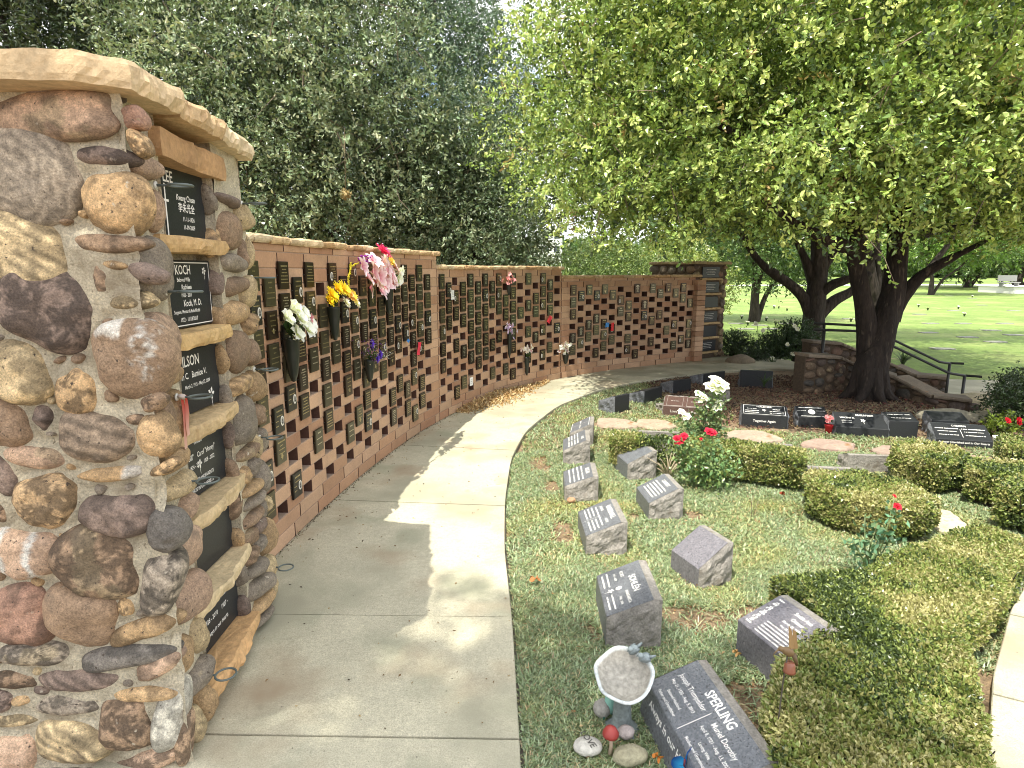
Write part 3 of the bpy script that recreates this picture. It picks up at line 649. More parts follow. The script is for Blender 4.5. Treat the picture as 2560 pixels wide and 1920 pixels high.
def rface(y0, y1, x, seed, mb=body): grid(mb, (RX(y0) + x + 1.6, y0 - 2.3, -.06), (RX(y1) - RX(y0), y1 - y0, 0), (0, 0, PT + .06), 26, 150, (1, 0, 0), .012, seed)
rface(FY - .01, NY0, .0, 4); rface(NY1, YB, .0, 5); rface(NY0 - .01, NY1 + .01, -.085, 6)
for yy in (NY0, NY1): grid(body, (RX(yy) - .095 + 1.6, yy - 2.3, -.06), (.10, 0, 0), (0, 0, PT + .06), 8, 120, (0, 1 if yy == NY0 else -1, 0), .008, 8)
grid(body, (PX0 + 1.6, YB - 2.3, -.06), (RX(YB) - PX0, 0, 0), (0, 0, PT + .06), 20, 40, (0, 1, 0), .01, 9)
grid(body, (PX0 + 1.6, FY - 2.3, -.06), (0, YB - FY, 0), (0, 0, PT + .06), 20, 40, (-1, 0, 0), .01, 10)
grid(body, (PX0 + 1.6, FY - 2.3, PT - .01), (RX(YB) - PX0 - .02, 0, 0), (0, YB - FY, 0), 20, 20, (0, 0, 1), .004, 11)
body.build('mortar', M['mortar'], pil)
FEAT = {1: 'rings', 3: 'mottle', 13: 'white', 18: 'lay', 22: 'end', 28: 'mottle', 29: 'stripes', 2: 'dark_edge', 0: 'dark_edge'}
cb = MB(); front_m = []
for i, (px, py, w, h, rot, c, p) in enumerate(front):
    q = P(px, py, FY); k = mpp(q); dep = min(.068, .33 * min(w, h) * k + .018); front_m.append((q.x, q.z, w * k / 2, h * k / 2, math.radians(rot)))
    if px > 330: w *= .9
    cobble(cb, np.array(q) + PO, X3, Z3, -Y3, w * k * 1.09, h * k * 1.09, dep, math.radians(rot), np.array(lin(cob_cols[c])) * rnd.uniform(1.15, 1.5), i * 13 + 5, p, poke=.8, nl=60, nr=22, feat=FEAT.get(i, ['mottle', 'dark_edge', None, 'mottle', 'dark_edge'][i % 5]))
# small packing stones in the mortar of the front
r_ = random.Random(77); placed = []
for t_ in range(900):
    x = r_.uniform(PX0 + .6, -1.12); z = r_.uniform(.03, 1.98); rw = r_.uniform(.012, .03); ok = True
    for (a, b, c_, d_, e_) in front_m:
        if math.hypot((x - a) / (c_ + rw * 1.15), (z - b) / (d_ + rw * 1.0)) < 1.0: ok = False; break
    if ok and all(math.hypot(x - a, z - b) > rw + c_ + .01 for a, b, c_ in placed):
        placed.append((x, z, rw)); cobble(cb, np.array((x, FY - .008, z)) + PO, X3, Z3, -Y3, rw * 2, rw * r_.uniform(1.1, 1.8), .02, r_.uniform(-.5, .5), np.array(lin(cob_cols[r_.choice(['tan', 'bro', 'yel', 'gry', 'dbr'])])) * 1.1, 9000 + t_, 2.2, poke=.8, nl=18, nr=7)
def right_stones(y0, y1, z0, z1, hs, seed, cols, mb=cb, fx=RX, org=PO, U=Y3, Nn=X3, outk=.8):
    z = z0; r_ = random.Random(seed); n = 0
    while z < z1 - .03:
        h = r_.choice(hs) * r_.uniform(.85, 1.2); h = min(h, z1 - z); yc = (y0 + y1) / 2 + r_.uniform(-.012, .012); w = (y1 - y0) * r_.uniform(.92, 1.12)
        if r_.random() < .28 and h > .07:
            for sgn in (-1, 1): 
                yy = yc + sgn * w * .26; cobble(mb, np.array((fx(yy), yy, z + h / 2)) + org, U, Z3, Nn, w * .5, h * .95, .045, r_.uniform(-.2, .2), np.array(lin(cob_cols[r_.choice(cols)])), seed * 31 + n, 2.3, poke=outk); n += 1
        else:
            cobble(mb, np.array((fx(yc), yc, z + h / 2)) + org, U, Z3, Nn, w, h * .96, .055, r_.uniform(-.12, .12), np.array(lin(cob_cols[r_.choice(cols)])) * r_.uniform(.85, 1.1), seed * 31 + n, 2.4, poke=outk); n += 1
        z += h + .008
right_stones(FY - .0, NY0 - .015, .02, 1.96, [.1, .14, .2, .08], 1, ['tan', 'tan', 'bro', 'yel', 'pnk', 'gry'])
right_stones(NY1 + .01, YB - .1, .02, .85, [.045, .06, .08], 2, ['bro', 'dbr', 'gry', 'bro', 'tan'])
right_stones(NY1 + .01, YB - .1, .86, 1.90, [.12, .2, .16, .09], 3, ['bro', 'dbr', 'bro', 'tan', 'gry'])
right_stones(YB - .12, YB + .03, .02, 1.9, [.12, .16, .1], 4, ['yel', 'bro', 'tan', 'dbr', 'gry', 'yel'])
for i, z in enumerate(np.arange(.1, 1.85, .155)): cobble(cb, np.array((RX(NY1) - .03, NY1, z + .06)) + PO, -X3, Z3, -Y3, .085, .12, .03, rnd.uniform(-.2, .2), np.array(lin(cob_cols[rnd.choice(['bro', 'dbr', 'tan', 'gry'])])), 7000 + i, 2.4, poke=.8)
cb.build('cobblestones', M['cobble'], pil)
# capstones
capz = PT - .005
cps = [([(-2.4, 1.60), (-1.6, 1.66), (-1.10, 1.68), (-1.0, 1.75), (-1.01, 2.03), (-1.6, 2.12), (-2.4, 2.1)], .075), ([(-1.02, 2.04), (-1.06, 2.42), (-1.7, 2.46), (-1.7, 2.13)], .068), ([(-1.07, 2.43), (-1.135, 2.84), (-1.7, 2.95), (-1.7, 2.47)], .07), ([(-2.4, 2.12), (-1.71, 2.14), (-1.71, 2.92), (-2.4, 2.95)], .07)]
for i, (poly, th) in enumerate(cps):
    mb = MB(); rough_slab(mb, [(x + 1.6, y - 2.3) for x, y in poly], capz, capz + th, np.array(slabc[i % 5]) * 1.05, 40 + i, jit=.015, sub=.018); mb.build('capstone', M['flag'], pil)
NZ = [1.715, 1.395, 1.08, .765, .455, .14]                              # ledge tops, top to bottom
for i, z in enumerate(NZ):
    mb = MB(); o = .035 if i < 5 else .05
    rough_slab(mb, [(RX(1.93) + o + 1.6 - .02, 1.95 - 2.3), (RX(2.2) + o + 1.615, 2.2 - 2.3), (RX(2.52) + o + 1.6 - .005, 2.50 - 2.3), (RX(2.5) - .14 + 1.6, 2.50 - 2.3), (RX(1.95) - .14 + 1.6, 1.96 - 2.3)], z - .058 - (.012 if i == 5 else 0), z - .004, np.array(lin(['c2a070', 'c9a874', 'c6ab80', 'cdb48a', 'd3bd95', 'c8a070'][i])), 60 + i, jit=.014, sub=.016)
    mb.build('ledge', M['flag'], pil)
mb = MB(); rough_slab(mb, [(RX(1.97) + .03 + 1.6, 1.99 - 2.3), (RX(2.5) + .03 + 1.6, 2.54 - 2.3), (RX(2.5) - .13 + 1.6, 2.54 - 2.3), (RX(1.95) - .13 + 1.6, 1.99 - 2.3)], 1.945, 2.03, np.array(lin('b58f66')), 77, jit=.008); mb.build('lintel', M['flag'], pil)

# lettering from the built-in typeface
_txt = {}
def text_mesh(t, bold=.0):
    key = (t, bold)
    if key in _txt: return _txt[key]
    cu = bpy.data.curves.new('t', 'FONT'); cu.body = t; cu.align_x = 'CENTER'; cu.align_y = 'CENTER'; cu.size = 1; cu.resolution_u = 2; cu.offset = bold
    o = bpy.data.objects.new('t', cu); C.objects.link(o); dg = bpy.context.evaluated_depsgraph_get(); dg.update()
    me = bpy.data.meshes.new_from_object(o.evaluated_get(dg)); v = np.array([tuple(q.co) for q in me.vertices]); f = [tuple(p.vertices) for p in me.polygons]
    bpy.data.objects.remove(o); bpy.data.curves.remove(cu); bpy.data.meshes.remove(me); _txt[key] = (v, f); return v, f
def put_text(mb, t, c, U, V3, Nn, h, wmax=None, bold=.012, lift=.0012, shear=0, squeeze=1.0):
    """capital height h; centred at c in the plane U,V3"""
    v, f = text_mesh(t, bold)
    if len(v) == 0: return
    v = v.copy(); k = h / .73; x = v[:, 0] * k * squeeze; y = v[:, 1] * k; w = x.max() - x.min()
    if wmax and w > wmax: x *= wmax / w
    x = x + shear * y
    V = np.array(c) + x[:, None] * np.array(U) + y[:, None] * np.array(V3) + lift * np.array(Nn); mb.add(V, f, (1, 1, 1))
def bars(mb, c, U, V3, Nn, w, h, seed, col=(1, 1, 1), lift=.0012):
    """a line of script too fine to read"""
    r_ = random.Random(seed); x = -w / 2; c = np.array(c, float); h = h * .8
    while x < w / 2 - h * .4:
        ww = min(r_.uniform(.5, 1.1) * h, w / 2 - x)
        q = [c + U * (x) + V3 * (-h / 2), c + U * (x + ww) + V3 * (-h / 2), c + U * (x + ww) + V3 * (h / 2 * r_.choice([1, .6, .6])), c + U * x + V3 * (h / 2 * r_.choice([1, .7]))]
        mb.add([p_ + Nn * lift for p_ in q], [(0, 1, 2, 3)], col); x += ww + h * (.28 if r_.random() < .8 else .8)
def flower_mark(mb, c, U, V3, Nn, r):
    for k in range(5):
        a = k * 1.257; d = U * math.cos(a) + V3 * math.sin(a); e = -U * math.sin(a) + V3 * math.cos(a); c_ = np.array(c)
        mb.add([c_ + Nn * .0012 + d * r * .1, c_ + Nn * .0012 + d * r * .6 - e * r * .28, c_ + Nn * .0012 + d * r, c_ + Nn * .0012 + d * r * .6 + e * r * .28], [(0, 1, 2, 3)])
    mb.add([np.array(c) + Nn * .001 - V3 * r * .3 - U * r * .06, np.array(c) + Nn * .001 - V3 * r * .3 + U * r * .06, np.array(c) + Nn * .001 - V3 * r * 2 + U * r * .3, np.array(c) + Nn * .001 - V3 * r * 2 + U * r * .2], [(0, 1, 2, 3)])
plates = [
 [('LEE', .42, .84, .040), ('Kwang Chuan', .68, .58, .021), ('李朱光全', .68, .43, .026), ('11-11-1924', .70, .27, .016), ('11-09-2009', .70, .15, .016), ('+', .36, .36, 0)],
 [('KOCH', .52, .85, .034), ('Beloved Wife', .52, .71, .015), ('Kathleen', .56, .60, .018), ('1932 - 2011', .55, .48, .014), ('Koch, M. D.', .64, .36, .024), ('Surgeon, Mentor & Role Model', .54, .24, .013), ('1922 - 11/18/2017', .56, .12, .015), ('frame', 0, 0, 0), ('*', .88, .84, .016)],
 [('WILSON', .46, .82, .040), ('John C.   Burnice V.', .52, .60, .024), ('March 2, 1915 - May 27, 2009', .6, .43, .014), ('*', .82, .2, .026)],
 [('William', .5, .88, .018), ('"Bill"    Carol "Honey"', .55, .66, .021), ('1924 - 2016    1928 - 2022', .55, .50, .016), ('PARENTS, GRANDPARENTS', .5, .26, .015), ('ALWAYS IN OUR HEARTS', .5, .12, .015), ('+', .5, .5, 0)],
 [],
 [('Robert D.     Helen R.', .55, .72, .026), ('1928 - 2010     1927 -', .55, .5, .02), ('Always in our hearts', .55, .26, .02)]]
for i, z in enumerate(NZ):
    y0, y1 = NY0 + .01, NY1 - .015; h = .235 if i != 1 else .24; w = y1 - y0; mb = MB()
    xx = RX(2.24) - .062; cy = (y0 + y1) / 2
    mb.box((xx + 1.6, cy - 2.3, z + h / 2), (.02, w, h), -.0, (1, 1, 1), 0, .003); o = mb.build('name_plate', M['granite_d'], pil)
    lt = MB(); org = np.array((xx + .0105 + 1.6, y0 - 2.3, z))
    for t, fx, fz, hh in plates[i]:
        c = org + Y3 * w * fx + Z3 * h * fz
        if t == '+':
            lt.add([c + X3 * .0012 + Y3 * a + Z3 * b for a, b in ((-.004, -.09), (.004, -.09), (.004, .09), (-.004, .09))], [(0, 1, 2, 3)]) if i == 0 else flower_mark(lt, c, Y3, Z3, X3, .02)
            if i == 0: lt.add([c + X3 * .0014 + Y3 * a + Z3 * b for a, b in ((-.02, .03), (.02, .03), (.02, .038), (-.02, .038))], [(0, 1, 2, 3)])
        elif t == '*': flower_mark(lt, c, Y3, Z3, X3, hh)
        elif t == 'frame':
            for a, b, c2, d2 in ((.03, .03, .97, .045), (.03, .955, .97, .97), (.03, .03, .038, .97), (.962, .03, .97, .97)):
                lt.add([org + X3 * .0012 + Y3 * w * p_ + Z3 * h * q_ for p_, q_ in ((a, b), (c2, b), (c2, d2), (a, d2))], [(0, 1, 2, 3)])
        else: put_text(lt, t, c, Y3, Z3, X3, hh, w * .9, .014, squeeze=.8)
    if plates[i]: lt.build('lettering', M['etch'], o)
# ring brackets for vases
def ring(mb, base, direc, r=.036, stem=.05):
    d = np.array(direc, float); d /= np.linalg.norm(d); b = np.array(base)
    mb.lathe([(.002, 0), (.013, .0), (.012, .004), (.002, .006)], b, 12, lin('c8c6bc'), 0, axis=d)
    mb.tube([b, b + d * stem * .5, b + d * stem], [.0045, .004, .0035], 6, lin('4c534f'))
    side = np.array([-d[1], d[0], 0]); c = b + d * (stem + r); a = np.linspace(0, 2 * math.pi, 25)
    mb.tube([c + d * r * math.cos(t) + side * r * math.sin(t) for t in a], .0038, 6, lin('5d6662'), cap=False)
for (px, py, yy) in ((322, 400, 1.93), (332, 630, 1.93), (372, 858, 1.93), (388, 1040, 1.93), (412, 1460, 1.93), (513, 440, 2.72), (531, 600, 2.78), (535, 798, 2.72), (536, 945, 2.72), (582, 1225, 2.75)):
    q = P(px, py, yy); x = RX(yy) + .028; mb = MB(); ring(mb, (x + 1.6, yy - 2.3, q.z), (1, .12 if yy < 2 else -.05, 0), .034, .038); mb.build('vase_ring', M['metal' if False else 'paint'], pil)
# faded ribbon tied on the third bracket
q = P(372, 858, 1.93); mb = MB(); x = RX(1.93) + .045
for k, (dy, L_) in enumerate(((0, .17), (.012, .13))):
    pts = [(x + .004 * k, 1.93 + dy + .004 * math.sin(t * 5 + k), q.z - L_ * t) for t in np.linspace(0, 1, 9)]
    V = []
    for t, p_ in zip(np.linspace(0, 1, 9), pts): V += [(p_[0], p_[1] - .006, p_[2]), (p_[0] + .003 * math.sin(4 * t), p_[1] + .007 + .008 * t, p_[2] + .002)]
    cc = np.repeat([np.array(lin('c0392f')) * (1 - t) + np.array(lin('e0b8a8')) * t for t in np.linspace(0, 1, 9)], 2, 0)
    mb.add(V, [(2 * i, 2 * i + 1, 2 * i + 3, 2 * i + 2) for i in range(8)], cc, 0, True)
mb.blob((x, 1.935, q.z), (.012, .014, .01), (8, 6), .3, 4, 2, lin('d8c8c0'))
tag(mb.build('ribbon', M['petal']), 'faded red and white ribbon hanging from a ring on the near cobble pillar', 'ribbon')

# far pillar
A = np.array([3.21, 11.1]); B = np.array([3.93, 11.58]); du = (B - A) / np.linalg.norm(B - A); fw = np.linalg.norm(B - A); nf = np.array([du[1], -du[0]])
pf = empty('stone_pillar', (*A, 0), 'cobblestone pillar at the far end of the curved wall with dark name plates', 'pillar')
U = np.array([*du, 0]); Nn = np.array([*nf, 0]); T2 = 1.70; b2 = MB()
grid(b2, (0, 0, -.06), U * fw, (0, 0, T2 + .06), 20, 40, Nn, .008, 21); b3 = 1.0
grid(b2, (0, 0, -.06), -Nn * b3, (0, 0, T2 + .06), 20, 40, -U, .008, 22); grid(b2, U * fw + np.array([0, 0, -.06]), -Nn * b3, (0, 0, T2 + .06), 20, 40, U, .008, 23)
grid(b2, -Nn * b3 + np.array([0, 0, -.06]), U * fw, (0, 0, T2 + .06), 10, 10, -Nn, .008, 24)
b2.build('mortar', M['darkwall'], pf); c2 = MB(); r_ = random.Random(8); cl = ['bro', 'tan', 'dbr', 'gry', 'yel', 'red', 'pnk']
def face_stones(o, U, Nn, w, z0, z1, size, skip=None, n0=500):
    z = z0; n = n0
    while z < z1 - .04:
        h = r_.uniform(.75, 1.25) * size; h = min(h, z1 - z); u = -.02
        while u < w - .02:
            ww = r_.uniform(.8, 1.6) * size; uc = u + ww / 2
            if uc < w + .02 and not (skip and skip(uc, z + h / 2)):
                cobble(c2, np.array(o) + U * uc + Z3 * (z + h / 2 + r_.uniform(-.01, .01)), U, Z3, Nn, ww * .95, h * .92, .04, r_.uniform(-.2, .2), np.array(lin(cob_cols[r_.choice(cl)])) * r_.uniform(.6, .85), n, 2.4, poke=.8, nl=14, nr=5)
            n += 1; u += ww + .01
        z += h + .01
face_stones((0, 0, 0), U, Nn, fw, .02, T2 - .02, .12, lambda u, z: .22 * fw < u < .80 * fw)
face_stones((0, 0, 0), -Nn, -U, b3, .02, T2 - .02, .15, None, 900); face_stones(U * fw, -Nn, U, b3, .02, T2 - .02, .15, None, 1300)
c2.build('cobblestones', M['cobble'], pf)
for i in range(6):
    z = .13 + i * .265; mb = MB(); c_ = U * fw * .5 + Nn * .012 + Z3 * (z + .105); rz = math.atan2(du[1], du[0])
    mb.box(c_, (fw * .54, .02, .19), rz, (1, 1, 1), 0, .002); o = mb.build('name_plate', M['granite_d'], pf)
    if i in (0, 2, 4, 5):
        lt = MB(); [bars(lt, c_ + Nn * .0105 + Z3 * (.05 - k * .03), U, Z3, Nn, .26 - .05 * (k % 2), .009, i * 7 + k) for k in range(4)]; lt.build('lettering', M['etch'], o)
    mb = MB(); a_ = U * fw * .17 + Nn * .05; b_ = U * fw * .84 + Nn * .05
    rough_slab(mb, [(a_ - Nn * .06)[:2], a_[:2], b_[:2], (b_ - Nn * .06)[:2]], z - .035, z + .002, np.array(lin('b59a70')), 90 + i, sub=.05, jit=.008); mb.build('ledge', M['flag'], pf)
mb = MB(); rough_slab(mb, [(-U * .05 + Nn * .07)[:2], (U * (fw + .06) + Nn * .07)[:2], (U * (fw + .06) - Nn * (b3 + .05))[:2], (-U * .05 - Nn * (b3 + .05))[:2]], T2, T2 + .05, np.array(lin('a89674')), 99, sub=.06, jit=.02); mb.build('capstone', M['flag'], pf)

# ------------------------------------------------------------------ gravestones
def gravestone(x, y, rz, w, d, hf, hb, label, m='granite', texts=(), seed=1, rough_top=False, edge=.0, name='gravestone', group='slant grave markers set in the ground cover', textcol='etch', rough_sides=True, front_txt=(), flare=0.0):
    """reader stands on the local -Y side; local X runs to the reader's right"""
    root = empty(name, (x, y, float(Tz(x, y))), label, 'gravestone', group, rz); mb = MB(); t = d * .16
    h0 = -.06; prof = [(-d / 2 - flare, h0), (-d / 2, hf - .004), (-d / 2 + .004, hf), (d / 2 - t, hb), (d / 2, hb - .003), (d / 2, h0)]
    n = 12; xs = np.linspace(-w / 2, w / 2, n); V = []
    jl = [np.interp(i / 5, [0, 1], [0, 0]) for i in range(6)]
    sd = lambda s_, k: .004 * vn(np.array([[s_ * 40 + seed, k * 3.1, seed]]), 1, seed, 2)[0]
    for x_ in xs:
        for k, (yy, zz) in enumerate(prof): V.append((x_ + (sd(k, x_ > 0) if abs(x_) > w / 2 - .001 else 0), yy, zz))
    Fs = [(i * 6 + j, (i + 1) * 6 + j, (i + 1) * 6 + j + 1, i * 6 + j + 1) for i in range(n - 1) for j in range(5)]
    mb.add(V, [f for f in Fs if (f[0] % 6) in (0, 1, 2)], (1, 1, 1), 0); mb.add(V, [f for f in Fs if (f[0] % 6) in (3, 4)], (1, 1, 1), 1 if rough_sides and m != 'granite_d' else 0)
    top = lambda yy: np.interp(yy, [-d / 2, -d / 2 + .004, d / 2 - t, d / 2], [hf - .004, hf, hb, hb - .003])
    nu, nv = 16, 16
    for s_ in (-1, 1):
        u, v = np.meshgrid(np.linspace(0, 1, nu), np.linspace(0, 1, nv)); u = u.ravel(); v = v.ravel(); yy = -d / 2 + d * u - flare * (1 - v) * (1 - u); zz = h0 + (top(-d / 2 + d * u) - h0) * v
        env = np.minimum(1, np.minimum(np.minimum(u, 1 - u) * 9, (1 - v) * 9)); q = np.column_stack([np.full(len(u), s_ * w / 2), yy, zz])
        if rough_sides: q[:, 0] += s_ * env * (.010 + .013 * vn(q + seed, 22, seed, 3) + .008 * np.clip((.7 - v), 0, 1))
        a = (np.arange(nv - 1)[:, None] * nu + np.arange(nu - 1)).ravel(); f = np.stack([a, a + 1, a + 1 + nu, a + nu], 1)
        mb.add(q, f if s_ > 0 else f[:, ::-1], (1, 1, 1), 1 if rough_sides else 0, False)
    o = mb.build('stone', [M[m], M['granite_r' if m != 'granite_d' else 'granite']], root)
    sv = np.array([0, d - t, hb - hf]); sl_ = np.linalg.norm(sv); sv = sv / sl_; nn = np.cross([1, 0, 0], sv); c0 = np.array([0, -d / 2, hf]); U = np.array([1., 0, 0])
    if texts or front_txt:
        lt = MB()
        for tx in texts:
            kind, val, fx, fy, h = tx[:5]; c = c0 + U * w * fx + sv * sl_ * fy; bold = tx[5] if len(tx) > 5 else .012
            if kind == 't': put_text(lt, val, c, U, sv, nn, h, w * .92, bold, squeeze=.85)
            elif kind == 'b': bars(lt, c, U, sv, nn, val * w, h, int(fx * 100 + fy * 1000) + seed)
            elif kind == 'f': flower_mark(lt, c, U, sv, nn, h)
            elif kind == 'o':
                a = np.linspace(0, 6.283, 24, endpoint=False); lt.add([c + nn * .0012 + U * math.cos(k) * h + sv * math.sin(k) * h * 1.2 for k in a], [tuple(range(24))])
            elif kind == 'l': lt.add([c + nn * .0012 + U * a * w + sv * b * sl_ for a, b in ((-val / 2, -h), (val / 2, -h), (val / 2, h), (-val / 2, h))], [(0, 1, 2, 3)])
            elif kind == 'v': lt.add([c + nn * .0012 + U * a * w + sv * b * sl_ for a, b in ((-h, -val / 2), (h, -val / 2), (h, val / 2), (-h, val / 2))], [(0, 1, 2, 3)])
            elif kind == 'r':
                for (a0, a1, b0, b1) in ((-.46, .46, .04, .06), (-.46, .46, .94, .96), (-.46, -.452, .04, .96), (.452, .46, .04, .96)):
                    k = val; lt.add([c0 + nn * .0012 + U * w * (fx + a * k) + sv * sl_ * (b) for a, b in ((a0, b0), (a1, b0), (a1, b1), (a0, b1))], [(0, 1, 2, 3)])
        fv = np.array([0, flare, hf - .004 - h0]); fn = np.array([0, -(hf - .004 - h0), flare]); fv /= np.linalg.norm(fv); fn /= np.linalg.norm(fn)
        for (t_, fx, fz, h) in front_txt: put_text(lt, t_, np.array([w * fx, -d / 2 - flare * (1 - (hf * fz - h0) / (hf - .004 - h0)), hf * fz]), U, fv, fn, h, w * .9, .014)
        lt.build('lettering', M[textcol], o)
    return root
rd = math.radians
T = 't'
gravestone(.535, 2.655, rd(-91), .37, .24, .15, .235, 'grey granite slant stone with two columns of text either side of an engraved flower', 'granite',
  [(T, 'SOHLÉN', 0, .74, .034), (T, 'KURT', -.30, .54, .018), (T, 'MARGARETA', .25, .54, .0155), (T, '1931 - 2009', -.28, .38, .012), (T, '1936 - 2006', .28, .38, .012), ('b', .34, -.26, .22, .011), ('b', .34, .26, .22, .011), ('b', .3, -.26, .11, .011), ('b', .3, .26, .11, .011), ('o', 0, 0, .40, .013), ('f', 0, 0, .22, .017)], 3)
gravestone(.650, 1.83, rd(-82), .50, .225, .135, .205, 'largest grey granite stone beside the birdbath at the bottom of the picture', 'granite',
  [(T, 'SPERLING', 0, .83, .036, .022), (T, 'Joseph Trumpeldor', -.235, .60, .021), (T, 'Muriel Dorothy', .235, .60, .021), (T, 'May 21, 1920 - Aug. 5, 2013', -.24, .42, .0135), (T, 'April 8, 1921 - Aug. 13, 2003', .24, .42, .0135), (T, 'Beloved Husband', -.24, .25, .0125), (T, 'Loving Wife', .24, .25, .0125), (T, 'Father and Grandfather', -.24, .11, .0125), (T, 'Mother and Grandmother', .24, .11, .0125), ('v', .62, 0, .36, .003)], 9, front_txt=[('Always in our Hearts', -.04, .66, .030)], flare=.045)
gravestone(1.135, 2.335, rd(-72), .29, .25, .16, .235, 'mauve grey stone with decorative engraving half wrapped by the big hedge', 'granite_p',
  [(T, 'Smith Ann', .1, .86, .019), (T, 'Ostner', .1, .71, .019), (T, 'March 29, 1976', .1, .57, .013), (T, 'May 28, 2009', .1, .46, .011)] + [('b', .6, .1, .37 - .075 * k, .0095) for k in range(5)] + [('f', 0, -.38, .2 + .15 * k, .012) for k in range(5)] + [('b', .1, -.38, .12 + .16 * k, .012) for k in range(6)], 5)
gravestone(1.02, 3.12, rd(-70), .24, .21, .12, .235, 'blank mauve stone tilted on bare soil with no lettering in view', 'granite_p', (), 7)
gravestone(1.01, 4.05, rd(-86), .31, .23, .12, .215, 'rough sided grey stone with text nearest the tall rose bush', 'granite', [(T, 'LAMBERT', 0, .82, .026)] + [('b', .7, 0, .65 - .11 * k, .014) for k in range(5)], 12)
gravestone(.545, 3.56, rd(-89), .37, .24, .12, .205, 'grey granite stone with large surname second from the camera in the path side row', 'granite', [(T, 'MARSHALL', 0, .86, .034), (T, 'JOHN B', -.25, .66, .018), (T, 'RUTH', .25, .66, .018), ('b', .75, 0, .52, .012)] + [('b', .36, sx * .24, .4 - .11 * k, .012) for k in range(3) for sx in (-1, 1)] + [('v', .5, 0, .3, .003)], 14)
gravestone(.505, 4.39, rd(-93), .33, .24, .115, .19, 'smooth topped stone with a small rock at its foot third in the path side row', 'granite', [(T, 'MULAK', 0, .85, .032)] + [('b', .4, sx * .24, .66 - .15 * k, .014) for k in range(4) for sx in (-1, 1)] + [('l', .8, 0, .53, .006)], 16)
gravestone(.565, 5.27, rd(-95), .36, .23, .12, .215, 'weathered stone with scrolled engraving fourth in the row from the camera', 'granite', [(T, 'WARD', .1, .86, .024)] + [('b', .4, sx * .24, .66 - .13 * k, .014) for k in range(4) for sx in (-1, 1)], 18)
gravestone(.68, 5.83, rd(-99), .34, .22, .12, .21, 'steeply leaning stone with three engraved boxes at the far end of the path side row', 'granite', [('r', .5, -.24, 0, 0), ('r', .5, .24, 0, 0), ('b', .3, -.24, .5, .014), ('b', .3, .24, .5, .014)], 20)
gravestone(1.00, 4.84, rd(-80), .30, .24, .14, .235, 'plain grey stone standing against the left end of the low hedge', 'granite', (), 22)
gravestone(2.69, 6.46, rd(-17), .45, .22, .135, .20, 'black granite stone with a white engraved frame left of the medallion stone', 'granite_d',
  [('r', 1, 0, 0, 0), (T, 'WALDNER', 0, .82, .028), (T, 'Betty Jean', -.27, .6, .02), (T, 'Michael', .27, .6, .02), ('b', .3, -.27, .4, .014), ('b', .3, .27, .4, .014), ('b', .3, -.27, .22, .014), ('b', .3, .27, .22, .014), ('f', 0, 0, .5, .022)], 24, front_txt=[('Together Again', 0, .5, .026)])
gravestone(3.19, 6.45, rd(-10), .29, .20, .11, .19, 'small black stone with a round white medallion', 'granite_d', [('b', .8, 0, .88, .014), ('o', 0, 0, .5, .034), ('b', .3, -.33, .6, .008), ('b', .3, .33, .6, .008), ('b', .8, 0, .1, .012)], 26)
gravestone(3.53, 6.12, rd(-17), .47, .24, .085, .19, 'wide dark stone in dappled light with text on its left half only', 'granite_d', [(T, 'MARAFINO', .1, .85, .028), (T, 'VINCENT R.', -.25, .64, .022), (T, 'APRIL 6, 1938', -.27, .44, .014), (T, 'MAY 1, 2009', -.27, .3, .014), ('f', 0, .05, .5, .026)], 28)
gravestone(3.89, 6.06, rd(-8), .27, .2, .165, .215, 'upright dark stone with two lines along its top right of the wide dark stone', 'granite_d', [('b', .8, 0, .75, .012), ('b', .7, 0, .35, .012)], 30)
gravestone(4.27, 5.73, rd(-16), .46, .24, .07, .175, 'black stone with a divided inscription nearest the right edge', 'granite_d', [(T, 'OSBORN', 0, .86, .026), ('b', .42, -.24, .68, .014), ('b', .42, .24, .68, .014), ('b', .36, -.24, .5, .010), ('b', .36, .24, .5, .010), ('b', .36, -.24, .28, .012), ('b', .36, .24, .28, .012), ('v', .5, 0, .4, .004)], 32, front_txt=[('Forever Cherished and In Our Hearts', 0, .6, .02)])
gravestone(4.42, 6.15, rd(-12), .33, .22, .15, .2, 'plain dark stone half hidden behind the divided inscription stone', 'granite_d', (), 34)
gravestone(1.98, 6.93, rd(-20), .46, .24, .12, .20, 'brown granite stone with two small engraved frames behind the white roses', 'granite_b', [('r', .42, -.24, 0, 0), ('r', .42, .24, 0, 0), ('b', .2, -.24, .5, .012), ('b', .2, .24, .5, .012)], 36, front_txt=[('Love  Never  Ends', 0, .5, .03)], textcol='etch2')
db = [((1.20, 7.0), (1.37, 7.16), .2, 'nearest dark polished stone back beside the path curve'), ((1.66, 7.55), (1.92, 7.85), .16, 'second dark stone back along the far path edge slanting to the right'),
      ((2.19, 8.22), (2.44, 8.37), .17, 'third dark stone back along the far path edge standing square'), ((2.80, 8.88), (3.16, 9.14), .15, 'long low dark stone back before the far pillar'), ((3.27, 8.68), (3.62, 8.56), .24, 'widest dark stone back in the tree shade with a plant before it')]
for i, (a, b, h, lb) in enumerate(db):
    a, b = np.array(a), np.array(b); u = (b - a) / np.linalg.norm(b - a); w = np.linalg.norm(b - a) * 1.15; dr = np.array([u[1], -u[0]]); c = (a + b) / 2 - dr * .12
    o = gravestone(c[0], c[1], math.atan2(-u[1], -u[0]), w, .24, h * .6, h, lb, 'granite_d', (), 40 + i, group='stones seen from behind along the path curve', rough_sides=True)
